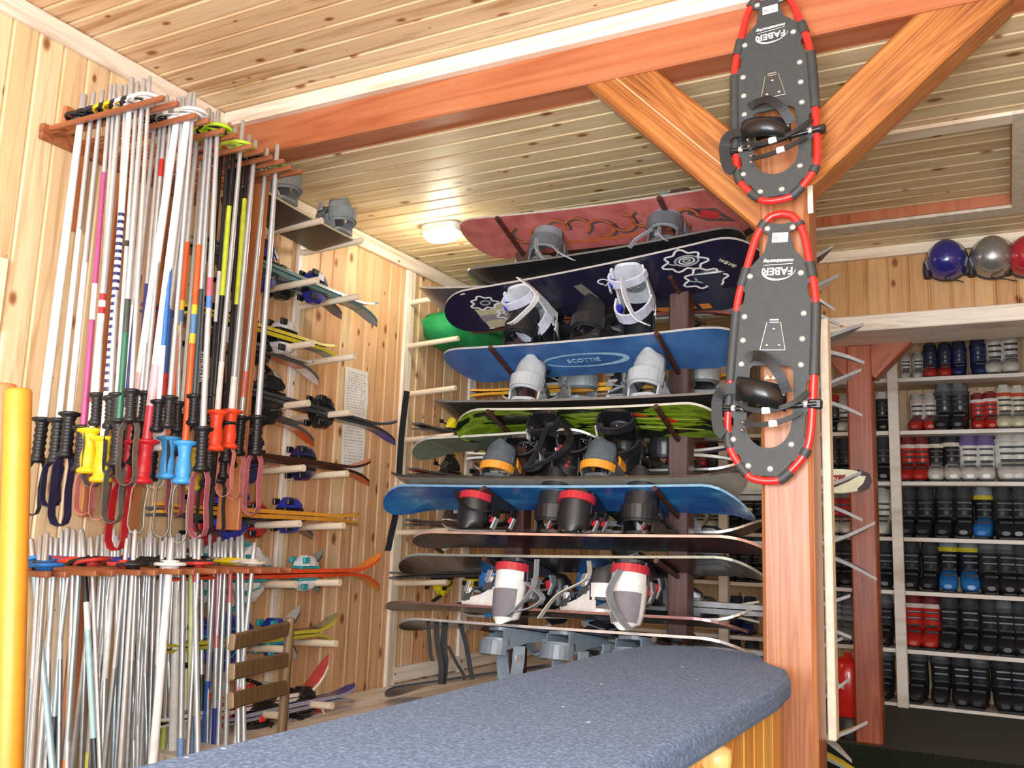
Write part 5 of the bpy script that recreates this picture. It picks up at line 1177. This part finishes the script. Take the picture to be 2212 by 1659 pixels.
# ------------------------------------------------------------------ green bag on the third batten's pegs
bo=Vector((WX+.16,4.36,H+.94+.02)); t=thing('storage_bag','bright green fabric bag with a small white tag on the wall pegs','bag',bo)
m=MB(); secs=[]
for z,ly,lx,oy in ((0,.30,.10,.0),(.04,.36,.125,0),(.10,.36,.13,0),(.15,.33,.12,0),(.19,.27,.08,-.02),(.21,.22,.03,-.04)):
    r=[]
    for k in range(28):
        a=2*PI*k/28; c,s=math.cos(a),math.sin(a); rr=1+.05*math.sin(5*a+z*40)
        r.append(Vector((lx*math.copysign(abs(c)**.6,c)*rr,oy+1.75*ly*math.copysign(abs(s)**.55,s)*rr*.95,z)))
    secs.append(r)
m.rings(secs,0,True); m.build('body',plain('#17924f',.75,0,.2,14),t)
m=MB(); m.tube([(.128,-.3,.1),(.136,-.1,.115),(.136,.15,.1),(.128,.33,.085)],.006,8); m.tube([(.1,-.34,.06),(.128,-.3,.1),(.09,-.28,.19)],.004,8); m.build('piping',plain('#0f6e3c',.7),t)
m=MB(); m.box((.139,.18,.075),(.004,.075,.03),0,bev=.001); m.build('tag',plain('#cfdcd0',.6),t)
m=MB(); m.box((0,-.05,.17),(.20,.5,.02),0,Matrix.Rotation(.0,3,'X'),bev=.006); m.build('flap_band',plain('#2b3a52',.6),t)
# ------------------------------------------------------------------ hanging black straps
def strap(label,pts,w,X=None,Y=None,col='#1b1c1f'):
    P=[(onX(*p,X) if X is not None else onY(*p,Y)) for p in pts]; o=P[0]; m=MB(); sm=[]
    for i in range(len(P)-1):
        p0=P[max(i-1,0)];p1=P[i];p2=P[i+1];p3=P[min(i+2,len(P)-1)]
        for k in range(5):
            u=k/5; sm.append(.5*((2*p1)+(-p0+p2)*u+(2*p0-5*p1+4*p2-p3)*u*u+(-p0+3*p1-3*p2+p3)*u**3)-o)
    sm.append(P[-1]-o); m.ribbon(sm,(.75,.6,0) if Y is not None else (.3,.9,0),w,.004); ob=m.build('strap',plain(col,.7),None,Matrix.Translation(o)); tag(ob,label,'strap'); return ob
strap('long black webbing strap down the third wall batten',[(879,845),(872,900),(866,960),(862,1030)],.03,X=WX+.335)
strap('short black webbing strap below the bright blue board tail',[(857,1085),(853,1120),(846,1150),(838,1190)],.03,X=WX+.335)
strap('thin black strap hanging under the lowest boards, leftmost',[(925,1345),(928,1380),(930,1410),(934,1428)],.014,Y=3.05)
strap('black strap hanging under the lowest boards, second from left',[(942,1342),(945,1390),(953,1440),(951,1478)],.02,Y=3.05)
strap('black strap hanging under the lowest boards, third from left',[(962,1342),(958,1390),(962,1430),(957,1478)],.024,Y=3.08)
strap('slanting black strap hanging under the lowest boards, fourth from left',[(968,1395),(985,1430),(1000,1455),(1003,1470)],.012,Y=3.05)
strap('black strap hanging under the lowest boards, rightmost',[(992,1342),(1004,1380),(1012,1420),(1020,1468)],.018,Y=3.06)
# ------------------------------------------------------------------ ledge behind the counter and a tan rack
m=MB(); m.box((WX+.30,3.9,H-.70-.02),(.58,3.4,.04),bev=.004); 
for y in (2.4,3.9,5.4): m.box((WX+.30,y,(H-.74)/2),(.5,.05,H-.74))
tag(m.build('wooden_ledge',M_ledge),'long low wooden ledge along the foot of the left wall','ledge')
A=onX(627,1335,-2.05); Bp=onX(624,1565,-2.05)
t=thing('wooden_stand','tan wooden stand with a round post and three rails beside the poles','stand',Vector((A.x,A.y,0)))
m=MB(); m.tube([(0,0,.0),(0,0,A.z)],.0155,14); m.build('post',M_tan,t)
for (p,q) in (((500,1388),(620,1358)),((500,1452),(620,1424)),((497,1514),(620,1484))):
    a=onX(*q,-2.05); b=onY(*p,a.y-.35); off=Vector((A.x,A.y,0)); m=MB(); d=(b-a); 
    m.box((0,0,0),(1,.02,.045),bev=.004); me=m.mesh('rail',M_tan)
    Mr=frame((a+b)/2-off,d,(0,1,0)); sc=Matrix.Diagonal((d.length,1,1,1)); ob=link('rail',me,t,Mr@sc)
# red canister in the boot room
rc=onY(1812,1535,4.55); rc.z=FLB*0+H-.87+.0
t=thing('canister','red rounded canister with a black base beyond the post, behind the ski tips','canister',Vector((rc.x,4.86,FLB)))
m=MB(); m.lathe([(.078,.10),(.082,.105),(.082,.30),(.074,.335),(.05,.362),(.02,.37),(.018,.39),(.001,.392)],24); m.build('body',plain('#c8261e',.25,coat=.6),t)
m=MB(); m.lathe([(.084,0),(.088,.01),(.088,.095),(.083,.10)],24); m.build('base',plain('#2a1c22',.5),t)
# purple ski tips on the ledge
ski_pair('violet skis with rounded tips lying on the wooden ledge',(WX+.2,2.45,H-.655),(WX+.2,3.25,H-.65),Vector((1,0,0)),top='#3c3a9c',base='#4a48a4',tipc='#3a3490',b1='#1c1d20',b2='#1c1d20',rise=.03,side='#9a9cb0')
# ------------------------------------------------------------------ light
sc=bpy.context.scene
w=bpy.data.worlds.new('world'); sc.world=w; w.use_nodes=True; bg=w.node_tree.nodes['Background']; bg.inputs[0].default_value=(.86,.93,1.0,1); bg.inputs[1].default_value=1.25
def area(name,loc,tgt,sx,sy,en,col):
    l=bpy.data.lights.new(name,'AREA'); l.shape='RECTANGLE'; l.size=sx; l.size_y=sy; l.energy=en; l.color=col
    o=bpy.data.objects.new(name,l); C.objects.link(o); o.location=loc; o.rotation_euler=(Vector(tgt)-Vector(loc)).to_track_quat('-Z','Y').to_euler(); return o
area('shop_window_light',(-.4,-1.15,1.6),(-1.5,3,2.3),2.6,1.8,120,(.95,.97,1))
fl=bpy.data.lights.new('camera_flash','POINT'); fl.energy=60; fl.shadow_soft_size=.03; fl.color=(1,.98,.94); fo=bpy.data.objects.new('camera_flash',fl); C.objects.link(fo); fo.location=Vector((0,0,H))+rt*.05-dn*.06
bl=bpy.data.lights.new('bulkhead_light','POINT'); bl.energy=5; bl.shadow_soft_size=.05; bl.color=(1,.9,.7); b2=bpy.data.objects.new('bulkhead_light',bl); C.objects.link(b2); b2.location=lp+Vector((0,0,-.12))
vs=sc.view_settings; vs.view_transform='Standard'; vs.look='None'; vs.exposure=.48; vs.gamma=1; vs.use_curve_mapping=False
